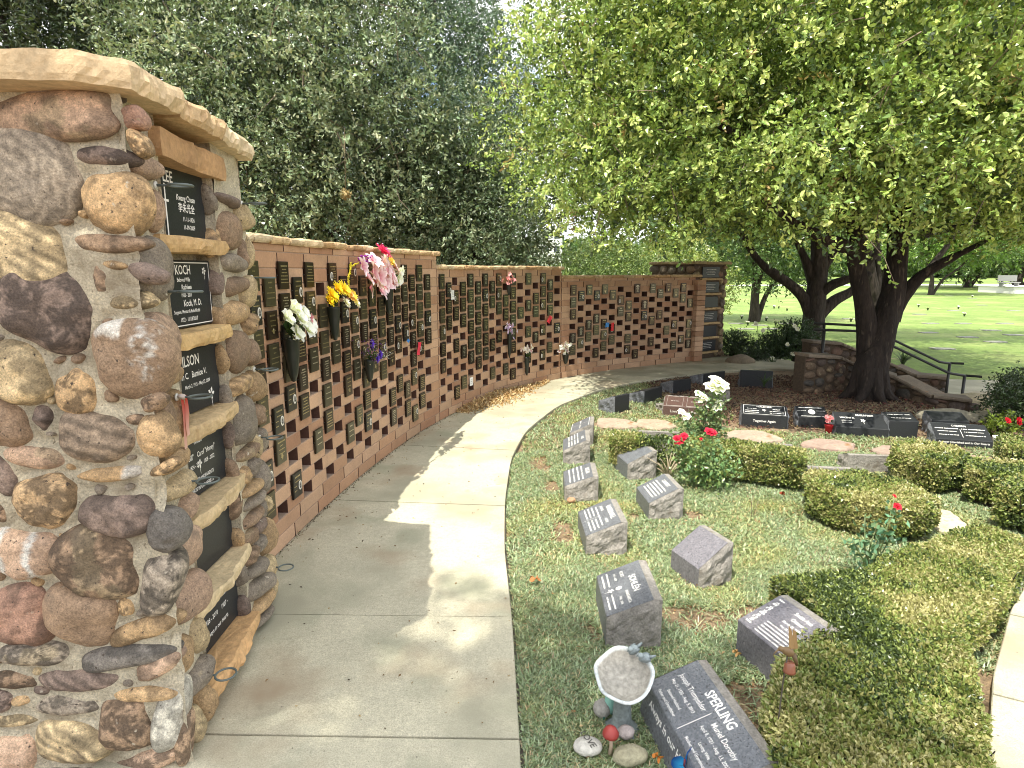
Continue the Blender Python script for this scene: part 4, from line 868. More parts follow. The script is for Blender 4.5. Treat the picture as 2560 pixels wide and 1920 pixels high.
for i, (x, y, a, h, lb) in enumerate(((1.86, 7.2, 200, .1, 'low rough stone between the first two dark stone backs'), (2.62, 7.75, 205, .13, 'low rough stone behind the white roses in deep shade'))):
    gravestone(x, y, rd(a), .24, .18, h * .7, h, lb, 'granite', (), 60 + i, group='stones seen from behind along the path curve')
bk = [(P(855, 556, 5.42), P(1190, 600, 5.42), 'stone back showing as a grey strip behind the left half of the low hedge'), (P(1680, 655, 5.05), P(2150, 716, 5.0), 'stone back showing as a grey strip behind the right half of the low hedge')]
for i, ((px0, py0), (px1, py1), yy, lb) in enumerate((((1386, 925), (1470, 936), 5.42, bk[0][2]), ((1592, 945), (1712, 965), 5.02, bk[1][2]), ((1753, 1006), (1840, 1015), 4.42, 'thin grey stone back behind the rounded hedge'), ((1843, 978), (1950, 990), 4.86, 'pale grey stone back left of the bushy hedge, the tallest of the grey backs'))):
    a, b = P(px0, py0, yy), P(px1, py1, yy); h = max(.10, min(.2, (a.z + b.z) / 2 + .035)); w = (b - a).length
    gravestone((a.x + b.x) / 2, yy + .11, rd(180 - 8), w, .22, h * .6, h, lb, 'granite', (), 70 + i, group='stones seen from behind along the hedges', rough_sides=True)

# ------------------------------------------------------------------ stepping stones
def slab_poly(cx, cy, rx, ry, seed, n=9, rot=0):
    r_ = random.Random(seed); out = []
    for k in range(n):
        a = 2 * math.pi * k / n + r_.uniform(-.2, .2); q = r_.uniform(.82, 1.08); x = rx * q * math.cos(a); y = ry * q * math.sin(a); out.append((cx + x * math.cos(rot) - y * math.sin(rot), cy + x * math.sin(rot) + y * math.cos(rot)))
    return out
fl = [(1.10, 6.45, .25, .22, 'flagstone nearest the far end of the path side stones', 'a89582'), (1.52, 6.42, .22, .22, 'flagstone in the middle behind the white roses', 'ab9782'), (2.36, 5.92, .30, .24, 'flagstone right of the red roses before the framed black stone', 'a99684'),
      (2.97, 5.62, .27, .19, 'reddish flagstone before the small medallion stone', 'a08a7c'), (3.52, 5.40, .30, .20, 'reddish flagstone before the wide dark stone', '9c887a'), (4.0, 5.12, .22, .15, 'dull flagstone in shade below the divided inscription stone', '9a8678'), (4.22, 4.92, .2, .2, 'flagstone cut by the right edge of the picture', 'b8927c'), (2.79, 3.86, .19, .22, 'bleached cream flagstone beside the rounded hedge', 'c4b89a')]
for i, (x, y, rx, ry, lb, c) in enumerate(fl):
    mb = MB(); rough_slab(mb, slab_poly(0, 0, rx, ry, i * 3 + 1), -.03, .022, lin(c), 120 + i, sub=.04, jit=.012); o = mb.build('stepping_stone', M['flag']); o.location = (x, y, float(Tz(x, y)) + .012)
    tag(o, lb, 'stepping stone', 'flagstones set in the ground cover')

# ------------------------------------------------------------------ ground cover
occ = []                                                               # keep blades out of stones
for o in list(C.objects):
    if o.parent is None and o.name.startswith('gravestone'): occ.append((o.location.x, o.location.y, o.rotation_euler.z, [c for c in o.children if c.name.startswith('stone')][0].dimensions.copy() if False else None))
def in_slab(x, y):
    m = np.zeros(len(x), bool)
    for (cx, cy, rx, ry, _, _) in fl: m |= ((x - cx) / (rx * .95)) ** 2 + ((y - cy) / (ry * .95)) ** 2 < 1
    return m
stones_xy = [(o.location.x, o.location.y) for o in C.objects if o.parent is None and o.name.startswith('gravestone')]
bare = [(.82, 2.70, .26, .15), (.92, 2.05, .17, .26), (2.42, 3.25, .34, .2), (.33, 3.7, .08, .18), (1.22, 3.95, .08, .1), (.82, 3.95, .06, .1), (1.85, 3.1, .14, .1), (.30, 4.5, .07, .16), (.25, 5.1, .12, .25), (1.15, 2.72, .1, .13), (.36, 2.6, .05, .12)]
PRd = smooth_curve(PR)
def garden(x, y):
    ex = np.interp(y, PRd[:, 1], PRd[:, 0]); return (x > ex + .012)
def blades(n, xr, yr, L, Wd, name, colset, dens):
    x = R.uniform(*xr, n); y = R.uniform(*yr, n); ok = garden(x, y) & ~in_slab(x, y)
    for sx, sy in stones_xy: ok &= ~((np.abs(x - sx) < .11) & (np.abs(y - sy) < .13))
    pr = np.ones(n); q = np.column_stack([x, y, np.zeros(n)]); f = vn(q, 5.2, 31, 3)
    for bx, by, rx, ry in bare: dd = ((x - bx) / rx) ** 2 + ((y - by) / ry) ** 2 + .5 * f; pr *= .04 + .96 * sst(.3, 1.35, dd)
    pr *= np.clip(1.15 + .9 * vn(q, 3.5, 33, 3), .25, 1)
    ok &= R.random(n) < pr * dens(x, y); x = x[ok]; y = y[ok]; q = q[ok]; m = len(x)
    base = np.column_stack([x, y, Tz(x, y)]); a = R.uniform(0, 6.283, m); L_ = L * R.uniform(.55, 1.25, m); lean = R.uniform(.55, 1.12, m)
    hd = np.stack([np.cos(a), np.sin(a), np.zeros(m)], 1); sd = np.stack([-np.sin(a), np.cos(a), np.zeros(m)], 1); up = np.array([0, 0, 1.])
    pts = []
    for t in (0, .4, .75, 1.0):
        hx = np.sin(lean * t * 1.6) / 1.3; vz = t * np.cos(lean * t * 1.35); pts.append(base + hd * (L_ * hx * (.7 + lean * .5))[:, None] + up * (L_ * vz * .8)[:, None])
    ws = (1, .95, .6, .08); rows = [np.stack([p_ - sd * Wd * w_ * .5, p_ + sd * Wd * w_ * .5], 1) for p_, w_ in zip(pts, ws)]
    V = np.stack(rows, 1).reshape(-1, 3); b0 = np.arange(m)[:, None] * 8
    Fq = np.concatenate([b0 + np.array([[0, 1, 3, 2]]), b0 + np.array([[2, 3, 5, 4]]), b0 + np.array([[4, 5, 7, 6]])])
    pk = R.choice(len(colset), m, p=np.array([c[1] for c in colset]) / sum(c[1] for c in colset)); c = np.array([c[0] for c in colset])[pk] * R.uniform(.7, 1.3, (m, 1))
    yl = np.clip(vn(q, 2.6, 41, 2), 0, 1)[:, None] * .7; c = c * (1 - yl) + c * np.array([1.35, 1.1, .7]) * yl
    mb = MB(); mb.add(V, Fq, np.clip(np.repeat(c, 8, 0), .005, .9), 0); return tag(mb.build(name, M['grass']), 'low strappy pale green ground cover between the stones', 'ground cover', kind='stuff')
gc = [((.235, .31, .15), 3), ((.35, .43, .26), 2.6), ((.14, .18, .08), 2.2), ((.42, .39, .22), 1.0), ((.40, .30, .18), .5)]
blades(135000, (0, 1.6), (1.45, 3.3), .042, .0053, 'ground_cover', gc, lambda x, y: np.ones(len(x)))
blades(170000, (-.06, 3.3), (3.0, 5.4), .040, .0074, 'ground_cover', gc, lambda x, y: np.clip(1 - (y < 3.3) * (x < 1.6) * 1.0, 0, 1) * np.where(x > y * .86 + .1, 0, 1))
blades(75000, (.1, 5.2), (5.3, 9.0), .045, .009, 'ground_cover', gc, lambda x, y: np.where((x > 2.3) & (y > 8.0), .1, 1) * np.where((y > 6.25 - .22 * (x - 2.4)) & (x > 2.0), .03, 1))
blades(26000, (1.5, 3.4), (2.3, 3.6), .045, .006, 'ground_cover', gc, lambda x, y: np.ones(len(x)))
# mulch under the tree and leaf litter
def chips(name, n, fn, size, cols, label, cat, hz=.0, m='mulch', thing=False, tilt=.5, kind='stuff', curl=.3):
    pos = fn(n); d = unit(len(pos)); d[:, 2] *= tilt; mb = MB(); k = len(pos)
    base = np.array([c[0] for c in cols])[R.choice(len(cols), k, p=np.array([c[1] for c in cols]) / sum(c[1] for c in cols))] * R.uniform(.6, 1.35, (k, 1))
    leaf_quads(mb, pos, d, size * R.uniform(.5, 1.3, k), size * .5 * R.uniform(.6, 1.2, k), np.clip(base, .005, .9), fold=curl); return tag(mb.build(name, M[m]), label, cat, kind=kind)
def f_mulch(n):
    x = R.uniform(1.9, 7.0, n); y = R.uniform(5.6, 9.6, n); ok = (y > 6.35 - .22 * (x - 2.4) + .1 * vn(np.column_stack([x, y, x]), 3, 1, 2)) & garden(x, y); x, y = x[ok], y[ok]
    return np.column_stack([x, y, Tz(x, y) + R.uniform(0, .02, len(x))])
chips('bark_mulch', 26000, f_mulch, .035, [((.09, .05, .035), 3), ((.15, .08, .05), 2), ((.05, .03, .025), 2), ((.25, .16, .1), .6), ((.2, .05, .04), .4)], 'dark reddish bark mulch under the big tree', 'mulch')
def f_pile(n):
    s = R.uniform(s_of_y(6.9), s_of_y(8.9), n); o = np.abs(R.normal(0, .17, n)) * (1 - np.abs(s - s_of_y(7.75)) / 1.6) + .01; q = np.array([wp(a, b)[:2] for a, b in zip(s, o)])
    h = .075 * np.exp(-(o / .2) ** 2) * np.exp(-((s - s_of_y(7.7)) / .65) ** 2) * R.random(n) ** .6; return np.column_stack([q, h + .004])
chips('leaf_pile', 5200, f_pile, .042, [((.50, .34, .16), 3), ((.62, .46, .25), 2), ((.34, .2, .09), 1.5), ((.7, .56, .34), 1)], 'heap of dry tan leaves swept against the foot of the brick wall', 'leaf pile', m='dry', tilt=.9)
def f_lit(n):
    x = R.uniform(0, 3.2, n); y = R.uniform(1.6, 6.5, n); ok = garden(x, y); b = np.zeros(n)
    for bx, by, rx, ry in bare: b = np.maximum(b, ((x - bx) / rx) ** 2 + ((y - by) / ry) ** 2 < 1.2)
    ok &= (R.random(n) < np.where(b > 0, 1, .07)); x, y = x[ok], y[ok]; return np.column_stack([x, y, Tz(x, y) + R.uniform(.003, .035, len(x)) * np.where(b[ok] > 0, .4, 1)])
chips('leaf_litter', 16000, f_lit, .018, [((.42, .27, .14), 3), ((.3, .17, .08), 2), ((.5, .38, .22), 1.5), ((.16, .09, .05), 1)], 'small dry leaves and crumbs scattered over the ground cover', 'leaf litter', m='dry', tilt=.5)
def f_pl(n):
    y = R.uniform(1.9, 9.0, n); xr = np.interp(y, PRd[:, 1], PRd[:, 0]); xl = np.interp(y, WC[:, 1], WC[:, 0]) + .02; e = R.random(n); u = np.where(e < .55, R.beta(1, 14, n), R.random(n)); return np.column_stack([xl + (xr - xl) * u, y, np.full(n, .004)])
chips('path_litter', 420, f_pl, .017, [((.22, .15, .08), 3), ((.35, .25, .12), 2), ((.08, .06, .04), 2)], 'specks of dry leaf along the concrete path', 'leaf litter', m='dry', tilt=.3)
def f_dirt(n):
    y = R.uniform(3.2, 8.6, n); s = np.interp(y, WC[:, 1], WS); q = np.array([wp(a, abs(R.normal(0, .012)) + .003)[:2] for a in s]); return np.column_stack([q, R.uniform(.0, .008, n)])
chips('path_edge_dirt', 900, f_dirt, .014, [((.08, .06, .04), 3), ((.16, .11, .07), 2), ((.12, .14, .05), .6)], 'dark crumbs of soil and leaf along the foot of the wall', 'leaf litter', m='dry', tilt=.4)
# the lobed brown leaf
def lobed_leaf(x, y, z, r, rz, col, label, tilt=(.15, .1)):
    mb = MB(); n = 40; a = np.linspace(0, 6.283, n, endpoint=False); rad = r * (.42 + .58 * np.abs(np.cos(2.5 * a)) ** 1.6) * (1 + .08 * np.sin(17 * a)); V = [(0, 0, .004)] + [(q * math.cos(t), q * math.sin(t), .012 * math.sin(3 * t) + .25 * q * .3) for q, t in zip(rad, a)]
    mb.add(V, [(0, i + 1, (i + 1) % n + 1) for i in range(n)], np.array(col) * 1.0, 0, False); mb.tube([(0, 0, .004), (-r * .9, -r * .2, .01), (-r * 1.5, -r * .1, .016)], [.0018, .0014, .001], 5, np.array(col) * .6)
    o = mb.build('fallen_leaf', M['dry']); o.location = (x, y, z); o.rotation_euler = (*tilt, rz); return tag(o, label, 'fallen leaf')
x, y = G(1156, 1255); lobed_leaf(x, y, .012, .034, 2.4, lin('b0764a'), 'large lobed tan leaf lying on the ground cover near the path edge')
for px, py, r, c, lb in ((1690, 1072, .022, '8a3f2a', 'curled red brown leaf lying left of the rounded hedge'), (1590, 1380 + 40, .018, 'c9a06a', 'pale curled leaf between the blank stone and the mauve grey stone'), (1420, 1648, .018, 'c07a3a', 'orange leaf beside the small garden rocks')):
    x, y = G(px, py); lobed_leaf(x, y, .022, r, px * .7, lin(c), lb, (.4, .3))

# ------------------------------------------------------------------ hedges
hedge('box_hedge', [(1.2, 2.66), (1.29, 2.45), (1.32, 2.2), (1.12, 2.14), (.97, 2.05), (.84, 1.78), (.74, 1.42), (1.28, 1.38), (1.52, 1.78), (1.8, 2.22), (2.2, 2.56), (2.72, 3.05), (2.6, 3.28), (2.05, 2.98), (1.65, 2.74)], .205,
      'large low clipped hedge with yellow brown tips filling the lower right corner', 125000, .0195, r=.045)
hedge('box_hedge', [(.84, 5.12), (.84, 4.92), (1.30, 4.78), (1.86, 4.52), (2.15, 4.36), (2.25, 4.6), (1.9, 4.82), (1.35, 5.02)], .245, 'long thin hedge with a dead patch behind the tall rose bush', 26000, .027,
      gapf=lambda p_: (np.abs(p_[:, 0] - 1.26) > .13 + .1 * vn(p_, 12, 2, 1)) | (R.random(len(p_)) < .22))
hedge('box_hedge', [(1.96, 3.95), (2.04, 3.68), (2.24, 3.5), (2.48, 3.5), (2.66, 3.68), (2.66, 3.98), (2.46, 4.2), (2.12, 4.22)], .205, 'rounded low hedge with golden top behind the small red rose', 30000, .025, r=.09)
hedge('box_hedge', [(2.92, 4.5), (3.12, 4.3), (3.4, 4.42), (3.5, 4.72), (3.3, 4.9), (3.05, 4.8)], .235, 'pointed bushy hedge right of the pale grey stone back', 13000, .03, r=.16)
hedge('box_hedge', [(3.2, 4.18), (3.42, 3.98), (3.72, 4.1), (3.8, 4.4), (3.5, 4.5)], .215, 'middle clipped hedge of the right hand cluster', 11000, .028, r=.15)
hedge('box_hedge', [(3.08, 3.74), (3.3, 3.42), (3.65, 3.5), (3.75, 3.85), (3.4, 3.98)], .255, 'clipped hedge cut by the right edge with a lit top', 13000, .027, r=.13)
hedge('box_hedge', [(3.78, 4.6), (4.1, 4.5), (4.3, 4.8), (4.05, 5.0)], .27, 'hedge cut by the right edge farthest back in its cluster', 9000, .023, r=.08)

# ------------------------------------------------------------------ flowers
def petal(mb, c, d, up, L, w, ccin, ccout, curl=.35, tipw=.15):
    """strip of 4 quads curling from the centre"""
    d = np.array(d) / np.linalg.norm(d); up = np.array(up); s = np.cross(d, up); s /= np.linalg.norm(s) + 1e-9; up = np.cross(s, d); V = []; cc = []
    for t, ww in zip((0, .3, .6, .85, 1), (.25, .85, 1, .7, tipw)):
        p = c + d * L * t + up * L * curl * (math.sin(t * 2.2) * .5 - t * t * .4); 
        for e in (-1, 0, 1): V.append(p + s * e * w * ww / 2 + up * abs(e) * w * .12); k = t if e == 0 else min(1, t + .25); cc.append(np.array(ccin) * (1 - k) + np.array(ccout) * k)
    Fs = [(3 * i + j, 3 * i + j + 1, 3 * i + j + 4, 3 * i + j + 3) for i in range(4) for j in (0, 1)]; mb.add(V, Fs, np.array(cc), 0, True)
FL = []
def bloom(mb, c, n, r, np_=6, cin=(1, 1, 1), cout=(1, 1, 1), w=.5, open_=.35, layers=1, eye=None, curl=.35):
    if mb is None: mb = MB(); FL.append(mb)
    c = np.array(c, float); n = np.array(n, float) / np.linalg.norm(n); u = np.cross(n, (.3, .1, .9)); u /= np.linalg.norm(u); v = np.cross(n, u); ph = rnd.uniform(0, 6)
    for l in range(layers):
        for k in range(np_):
            a = ph + 6.283 * (k + .5 * l) / np_ + rnd.uniform(-.12, .12); o_ = open_ + .42 * l; d = (u * math.cos(a) + v * math.sin(a)) * math.cos(o_) + n * math.sin(o_); petal(mb, c, d, n, r * (1 - .17 * l) * rnd.uniform(.88, 1.1), r * w, cin, cout, curl)
    if eye is not None: mb.blob(c + n * r * .1, (r * .2, r * .2, r * .2), (8, 6), .2, 4, 1, eye)
def with_blooms(o, name='flower'):
    for b_ in FL: b_.build(name, M['petal'], o)
    FL.clear(); return o
def greens(mb, c, n, r, cnt, col, L=.03):
    d = unit(cnt) * .7 + np.array(n); p = np.array(c) + d * r * R.random((cnt, 1)) * .6; leaf_quads(mb, p, d, L * R.uniform(.7, 1.4, cnt), L * .35, jitcol(col, cnt))
def wall_vase(px, py, Lpx, label, wpx=18):
    s, z = wall_at(px, py, .05); x, y, tx, ty = wp(s, .052); k = mpp((x, y, z)); L = Lpx * k; r = wpx * k / 2; mb = MB()
    mb.lathe([(r * 1.0, 0), (r * 1.1, .003), (r * 1.02, -.006), (r * .92, -L * .35), (r * .6, -L * .8), (r * .32, -L * .97), (.0, -L)], (0, 0, 0), 18, (1, 1, 1)); mb.lathe([(r * .95, 0), (r * .7, -L * .3), (0, -L * .35)], (0, 0, 0), 18)
    mb.tube([(0, 0, -L * .25), (ty * -.045, tx * .045, -L * .25)], .004, 6)
    o = mb.build('flower_vase', M['black']); o.location = (x, y, z); tag(o, label, 'vase', 'cone vases hung on the brick wall'); return np.array((x, y, z)), k, np.array((ty, -tx, 0)), np.array((tx, ty, 0))
def wp3(px, py, o=.06): s, z = wall_at(px, py, o); x, y, _, _ = wp(s, o); return np.array((x, y, z))
WH = lin('f2f2ee')
# white lilies
v, k, n, t = wall_vase(628, 732, 95, 'dark cone vase under the white flowers, nearest the cobble pillar', 34)
mb = MB(); 
for px, py, r, np_, o in ((625, 672, 30, 6, .9), (612, 690, 26, 6, .7), (640, 690, 30, 6, .6), (660, 712, 28, 5, .4), (640, 722, 24, 5, .3), (672, 700, 22, 5, .2), (652, 678, 22, 6, .5)): bloom(None, wp3(px, py, .10) - v, n + np.array([0, 0, .5]), r * k, np_, WH, WH, .75, o - .2, 2)
bloom(None, wp3(668, 688, .1) - v, n, 14 * k, 5, lin('a8334a'), lin('d8a0a8'), .6)
for _ in range(14): mb.blob(wp3(636, 728, .1) - v + R.normal(size=3) * .012, (.004,) * 3, (6, 5), .1, 3, 1, WH)
greens(mb, (0, 0, .01), (n * .3 + Z3), .09, 90, (.05, .09, .03), .05)
for _ in range(6): e = R.normal(size=3) * .02; mb.tube([(0, 0, -.02), e + Z3 * .08], .002, 5, (.06, .1, .03))
o = with_blooms(mb.build('bouquet', M['petal'])); o.location = v; tag(o, 'bouquet of white silk lilies nearest the cobble pillar', 'bouquet', 'silk bouquets on the brick wall')
# yellow
v, k, n, t = wall_vase(720, 664, 72, 'dark cone vase under the yellow flowers', 26)
mb = MB(); YE = lin('f2d21e'); 
for px, py, r, ci, co in ((712, 640, 22, 'e8b414', 'f5dd30'), (738, 628, 24, 'e8b414', 'f7e24a'), (755, 642, 22, 'd99a1a', 'f0cf50'), (725, 626, 20, 'f0c020', 'f5dd30'), (765, 655, 17, 'f0e8a0', 'faf4d8'), (745, 656, 16, 'f4ecc8', 'fbf8ea'), (752, 640, 18, 'e8b060', 'f4c890'), (708, 652, 16, 'e0a818', 'f5dd30')):
    bloom(None, wp3(px, py, .1) - v, n + np.array([0, 0, .55]), r * k, 13, lin(ci), lin(co), .28, .35, 2, eye=lin('3a2a18') if py > 650 else lin('d8941a'))
greens(mb, (0, 0, .01), Z3, .07, 60, (.06, .10, .03), .04); o = with_blooms(mb.build('bouquet', M['petal'])); o.location = v; tag(o, 'bouquet of yellow daisies and cream black eyed flowers', 'bouquet', 'silk bouquets on the brick wall')
# big pink
v, k, n, t = wall_vase(838, 617, 62, 'dark cone vase under the large pink bouquet', 22)
mb = MB(); PK = lin('d8447a')
for px, py, r in ((820, 572, 20), (802, 588, 20), (838, 590, 20), (808, 610, 19), (850, 578, 17), (790, 600, 16), (818, 628, 16), (828, 602, 18), (846, 604, 16), (780, 576, 14), (806, 566, 16), (830, 615, 15), (798, 622, 14), (815, 598, 17), (842, 612, 14), (828, 580, 17)): bloom(None, wp3(px, py, .11) - v, n + np.array([0, 0, .3]) + R.normal(size=3) * .3, r * k * 1.45, 6, lin('c2184e'), lin('f6e4ea'), .58, .25, 1)
for px, py in ((858, 606), (862, 588), (856, 600)): bloom(None, wp3(px, py, .1) - v, n + R.normal(size=3) * .2, 16 * k, 5, WH, WH, .8, .3, 2)
bloom(None, wp3(824, 547, .1) - v, n + Z3, 22 * k, 12, lin('d0245c'), lin('e84a7c'), .3, .3, 3); bloom(None, wp3(842, 566, .1) - v, n + Z3 * .5, 14 * k, 6, lin('e8c43a'), lin('f4dd6a'), .6, .3, 2)
for _ in range(60): mb.blob(wp3(790 + R.uniform(-16, 16), 560 + R.uniform(-9, 10), .1) - v, (.0065,) * 3, (6, 5), .2, 3, 1, lin('9a35a0'))
for kx in range(2):
    pts = [wp3(772 - 14 * kx, 568, .1) - v, wp3(758, 575 + 6 * kx, .1) - v, wp3(752, 600, .1) - v, wp3(754, 622 + 10 * kx, .1) - v]
    for q in np.linspace(0, 1, 60): 
        i = min(2, int(q * 3)); p_ = pts[i] + (pts[i + 1] - pts[i]) * (q * 3 - i); mb.blob(p_ + R.normal(size=3) * .003, (.005,) * 3, (6, 4), .2, 3, 1, lin('cfc03a'))
greens(mb, (0, 0, .03), Z3 + n * .4, .12, 120, (.05, .09, .03), .04)
for _ in range(7): e = R.normal(size=3) * .025; mb.tube([(0, 0, -.02), e + Z3 * .1], .002, 5, (.06, .1, .03))
o = with_blooms(mb.build('bouquet', M['petal'])); o.location = v; tag(o, 'largest bouquet, pink and white lilies with a purple spray above', 'bouquet', 'silk bouquets on the brick wall')
# purple
v, k, n, t = wall_vase(797, 778, 48, 'dark cone vase under the purple dried flowers', 22)
mb = MB()
for _ in range(150): mb.blob(wp3(805 + R.normal() * 14, 752 + R.normal() * 11, .09 + R.random() * .03) - v, (.0035,) * 3, (6, 4), .2, 3, 1, [lin('6a3fb0'), lin('8a4a8a'), lin('d8d2a8'), lin('b07a8a')][int(R.integers(4))])
for _ in range(60): mb.blob(wp3(835 + R.normal() * 9, 765 + R.normal() * 5, .1) - v, (.0028,) * 3, (6, 4), .2, 3, 1, WH)
for px, py in ((800, 742), (818, 765), (812, 775)): bloom(None, wp3(px, py, .1) - v, n, 12 * k, 8, lin('4a2aa0'), lin('6a48c8'), .35, .3, 2)
greens(mb, (0, 0, .0), Z3 + n * .4, .09, 90, (.07, .10, .04), .03); o = with_blooms(mb.build('bouquet', M['petal'])); o.location = v; tag(o, 'loose bouquet of purple and cream dried flowers low on the wall', 'bouquet', 'silk bouquets on the brick wall')
for (px, py, Lp, wpx, lb, vl, cs, sp, bl) in (((1099, 614, 24, 10, 'small bouquet of pink and white flowers at the coping of the wall', 'pink flowers at the wall coping', ['e8a0a0', 'd87878', 'f0d8d4'], 11, (1100, 600))), ((1100, 722, 52, 10, 'thin bouquet of lilac and white flowers halfway up the far wall', 'lilac and white flowers', ['c8b8d8', 'b8a0c8', 'e8dce8', 'b04a60'], 13, (1099, 710))),
     ((1138, 772, 40, 10, 'small bouquet with one dark pink flower low on the far wall', 'flowers with one dark pink bloom', ['e8e0dc', 'b83a60', 'f0ece8'], 10, (1138, 757))), ((1222, 765, 22, 14, 'small bouquet of white and dark red flowers low on the far wall', 'white and dark red flowers', ['f0f0ee', 'a82840', 'f0f0ee'], 12, (1222, 750)))):
    v, k, n, t = wall_vase(px, py, Lp, 'thin dark vase under the ' + vl, wpx); mb = MB()
    for _ in range(16): bloom(None, wp3(bl[0] + R.normal() * sp * .55, bl[1] + R.normal() * sp * .5, .08) - v, n + R.normal(size=3) * .4, 5.5 * k, 6, lin(cs[int(R.integers(len(cs)))]), lin(cs[0]), .6, .4, 1)
    greens(mb, (0, 0, 0), Z3 + n * .4, .07, 60, (.07, .12, .04), .03); o = with_blooms(mb.build('bouquet', M['petal'])); o.location = v; tag(o, lb, 'bouquet', 'silk bouquets on the brick wall')
for px, py, w_, h_, c, lb, a in ((905, 753, 18, 28, 'd8324a', 'red card hanging on the brick wall right of the blue scrap', .15), (882, 736, 14, 10, '3a7ac0', 'blue scrap beside the red card on the near brick wall', .6), (1187, 690, 12, 18, 'd8303c', 'red paper scrap hung in a niche of the middle wall', .6), (1312, 702, 12, 10, '3a86c8', 'blue scrap in a niche of the far brick wall', 0), (1323, 706, 9, 18, 'd81a20', 'bright red card in a niche of the far brick wall', 0)):
    s, z = wall_at(px, py, .04); x, y, tx, ty = wp(s, .04); k = mpp((x, y, z)); mb = MB(); q = []
    nx_ = 5
    for j in range(nx_):
        for i in range(nx_): u, v_ = i / 4 - .5, j / 4 - .5; q.append((u * w_ * k, .006 * math.sin(5 * u + 3 * v_), v_ * h_ * k))
    mb.add(q, [(j * nx_ + i, j * nx_ + i + 1, (j + 1) * nx_ + i + 1, (j + 1) * nx_ + i) for j in range(4) for i in range(4)], lin(c)); mb.tube([(0, .0, h_ * k * .5), (0, .035, h_ * k * .6)], .001, 4, (.3, .3, .3))
    o = mb.build('gift_card', M['paint']); o.location = (x, y, z); o.rotation_euler = (0, a, math.atan2(ty, tx)); tag(o, lb, 'card')

def rose_bush(base, stems, blooms, label, nleaf, L, lc, spread=.1, name='rose_bush'):
    root = empty(name, base, label, 'rose bush'); b = np.array(base); sb = MB(); lf = MB(); rb = MB()
    for (x, y, z) in stems:
        e = np.array((x, y, z)); m = e * .5 + R.normal(size=3) * .02; sb.tube([(R.normal() * .012, R.normal() * .012, -.02), m, e], [.005, .004, .0025], 6, (.16, .2, .08)); 
        k = nleaf // len(stems); t = R.random(k) ** .75; p_ = np.outer(t, e) + R.normal(size=(k, 3)) * spread * (1 - .55 * t[:, None]) * [1, 1, .55]; p_[:, 2] = np.clip(p_[:, 2], .03, None)
        leaf_quads(lf, p_, unit(k) + [0, 0, .2], L * R.uniform(.6, 1.3, k), L * .6 * R.uniform(.7, 1.2, k), jitcol(lc, k, .35, .15), fold=.15)
    for (x, y, z, r, ci, co, ly) in blooms: bloom(None, (x, y, z), (rnd.uniform(-.4, .4), -.6, 1), r, 7, lin(ci), lin(co), .8, .15, ly, curl=.6); 
    sb.build('stems', M['paint'], root); lf.build('leaves', M['leaf'], root)
    with_blooms(root, 'bloom')
    return root
# white roses behind, red roses in front
B0 = np.array((1.70, 5.15, -.03))
wb = [(1548, 828, 26), (1535, 838, 22), (1560, 838, 22), (1545, 845, 20), (1508, 852, 14), (1520, 860, 15), (1555, 872, 13), (1550, 882, 15), (1472, 892, 13), (1482, 902, 14), (1514, 866, 11)]
bl = []; 
for px, py, r in wb: q = P(px, py, 5.0); bl.append((q.x - B0[0], q.y - B0[1], q.z - B0[2], r * mpp(q) * .8, 'f4f2dc', 'fbfbf4', 3))
rose_bush(B0, [(q[0] * .95, q[1], q[2] - .03) for q in bl] + [(-.2, .0, .4), (.0, -.05, .4), (-.1, 0, .35)], bl, 'tall rose bush with a cluster of white roses behind the red roses', 1900, .036, (.15, .22, .08), .075)
B1 = np.array((1.50, 4.5, -.03)); bl = []
for px, py, r in ((1465, 955, 15), (1472, 948, 13), (1478, 943, 12), (1462, 948, 12), (1533, 935, 16), (1540, 936, 13), (1515, 950, 7)): q = P(px, py, 4.45); bl.append((q.x - B1[0], q.y - B1[1], q.z - B1[2], r * mpp(q) * .8, 'a01830', 'd8304c', 3))
rose_bush(B1, [(q[0], q[1], q[2] - .02) for q in bl] + [(.1, 0, .3), (-.05, .05, .25), (.15, -.05, .2), (0, -.1, .2)], bl, 'leafy rose bush with red roses in the middle of the garden', 1500, .036, (.17, .26, .09), .085)
B2 = np.array((1.93, 3.12, -.03)); bl = []
for px, py, r in ((1937, 1095, 11), (1932, 1072, 5)): q = P(px, py, 3.05); bl.append((q.x - B2[0], q.y - B2[1], q.z - B2[2], r * mpp(q), 'a01828', 'dc3244', 3))
rose_bush(B2, [(q[0], q[1], q[2] - .02) for q in bl] + [(-.12, -.03, .22), (.02, .0, .3), (-.04, .02, .34), (.1, 0, .22)], bl, 'small sparse rose bush with a single red bloom before the rounded hedge', 230, .04, (.13, .24, .12), .05)
for px, py, y_, h, lb in ((1625, 1110, 3.47, .2, 'thin bare twig sprig rising from the ground cover'), (1780, 1215, 3.15, .09, 'two cut bare rose stubs left of the small rose bush')):
    x, y = G(px, py); mb = MB(); mb.tube([(0, 0, -.03), (-.01, 0, h * .5), (.02, 0, h)], [.003, .002, .001], 5, (.2, .16, .1)); mb.tube([(-.005, 0, h * .35), (-.035, .01, h * .7), (-.02, 0, h * .95)], [.002, .0015, .001], 5, (.2, .16, .1)); mb.tube([(.01, 0, 0), (.035, .0, h * .5)], .002, 5, (.2, .16, .1)); o = mb.build('bare_stem', M['paint']); o.location = (x, y, -.01); tag(o, lb, 'bare stem')
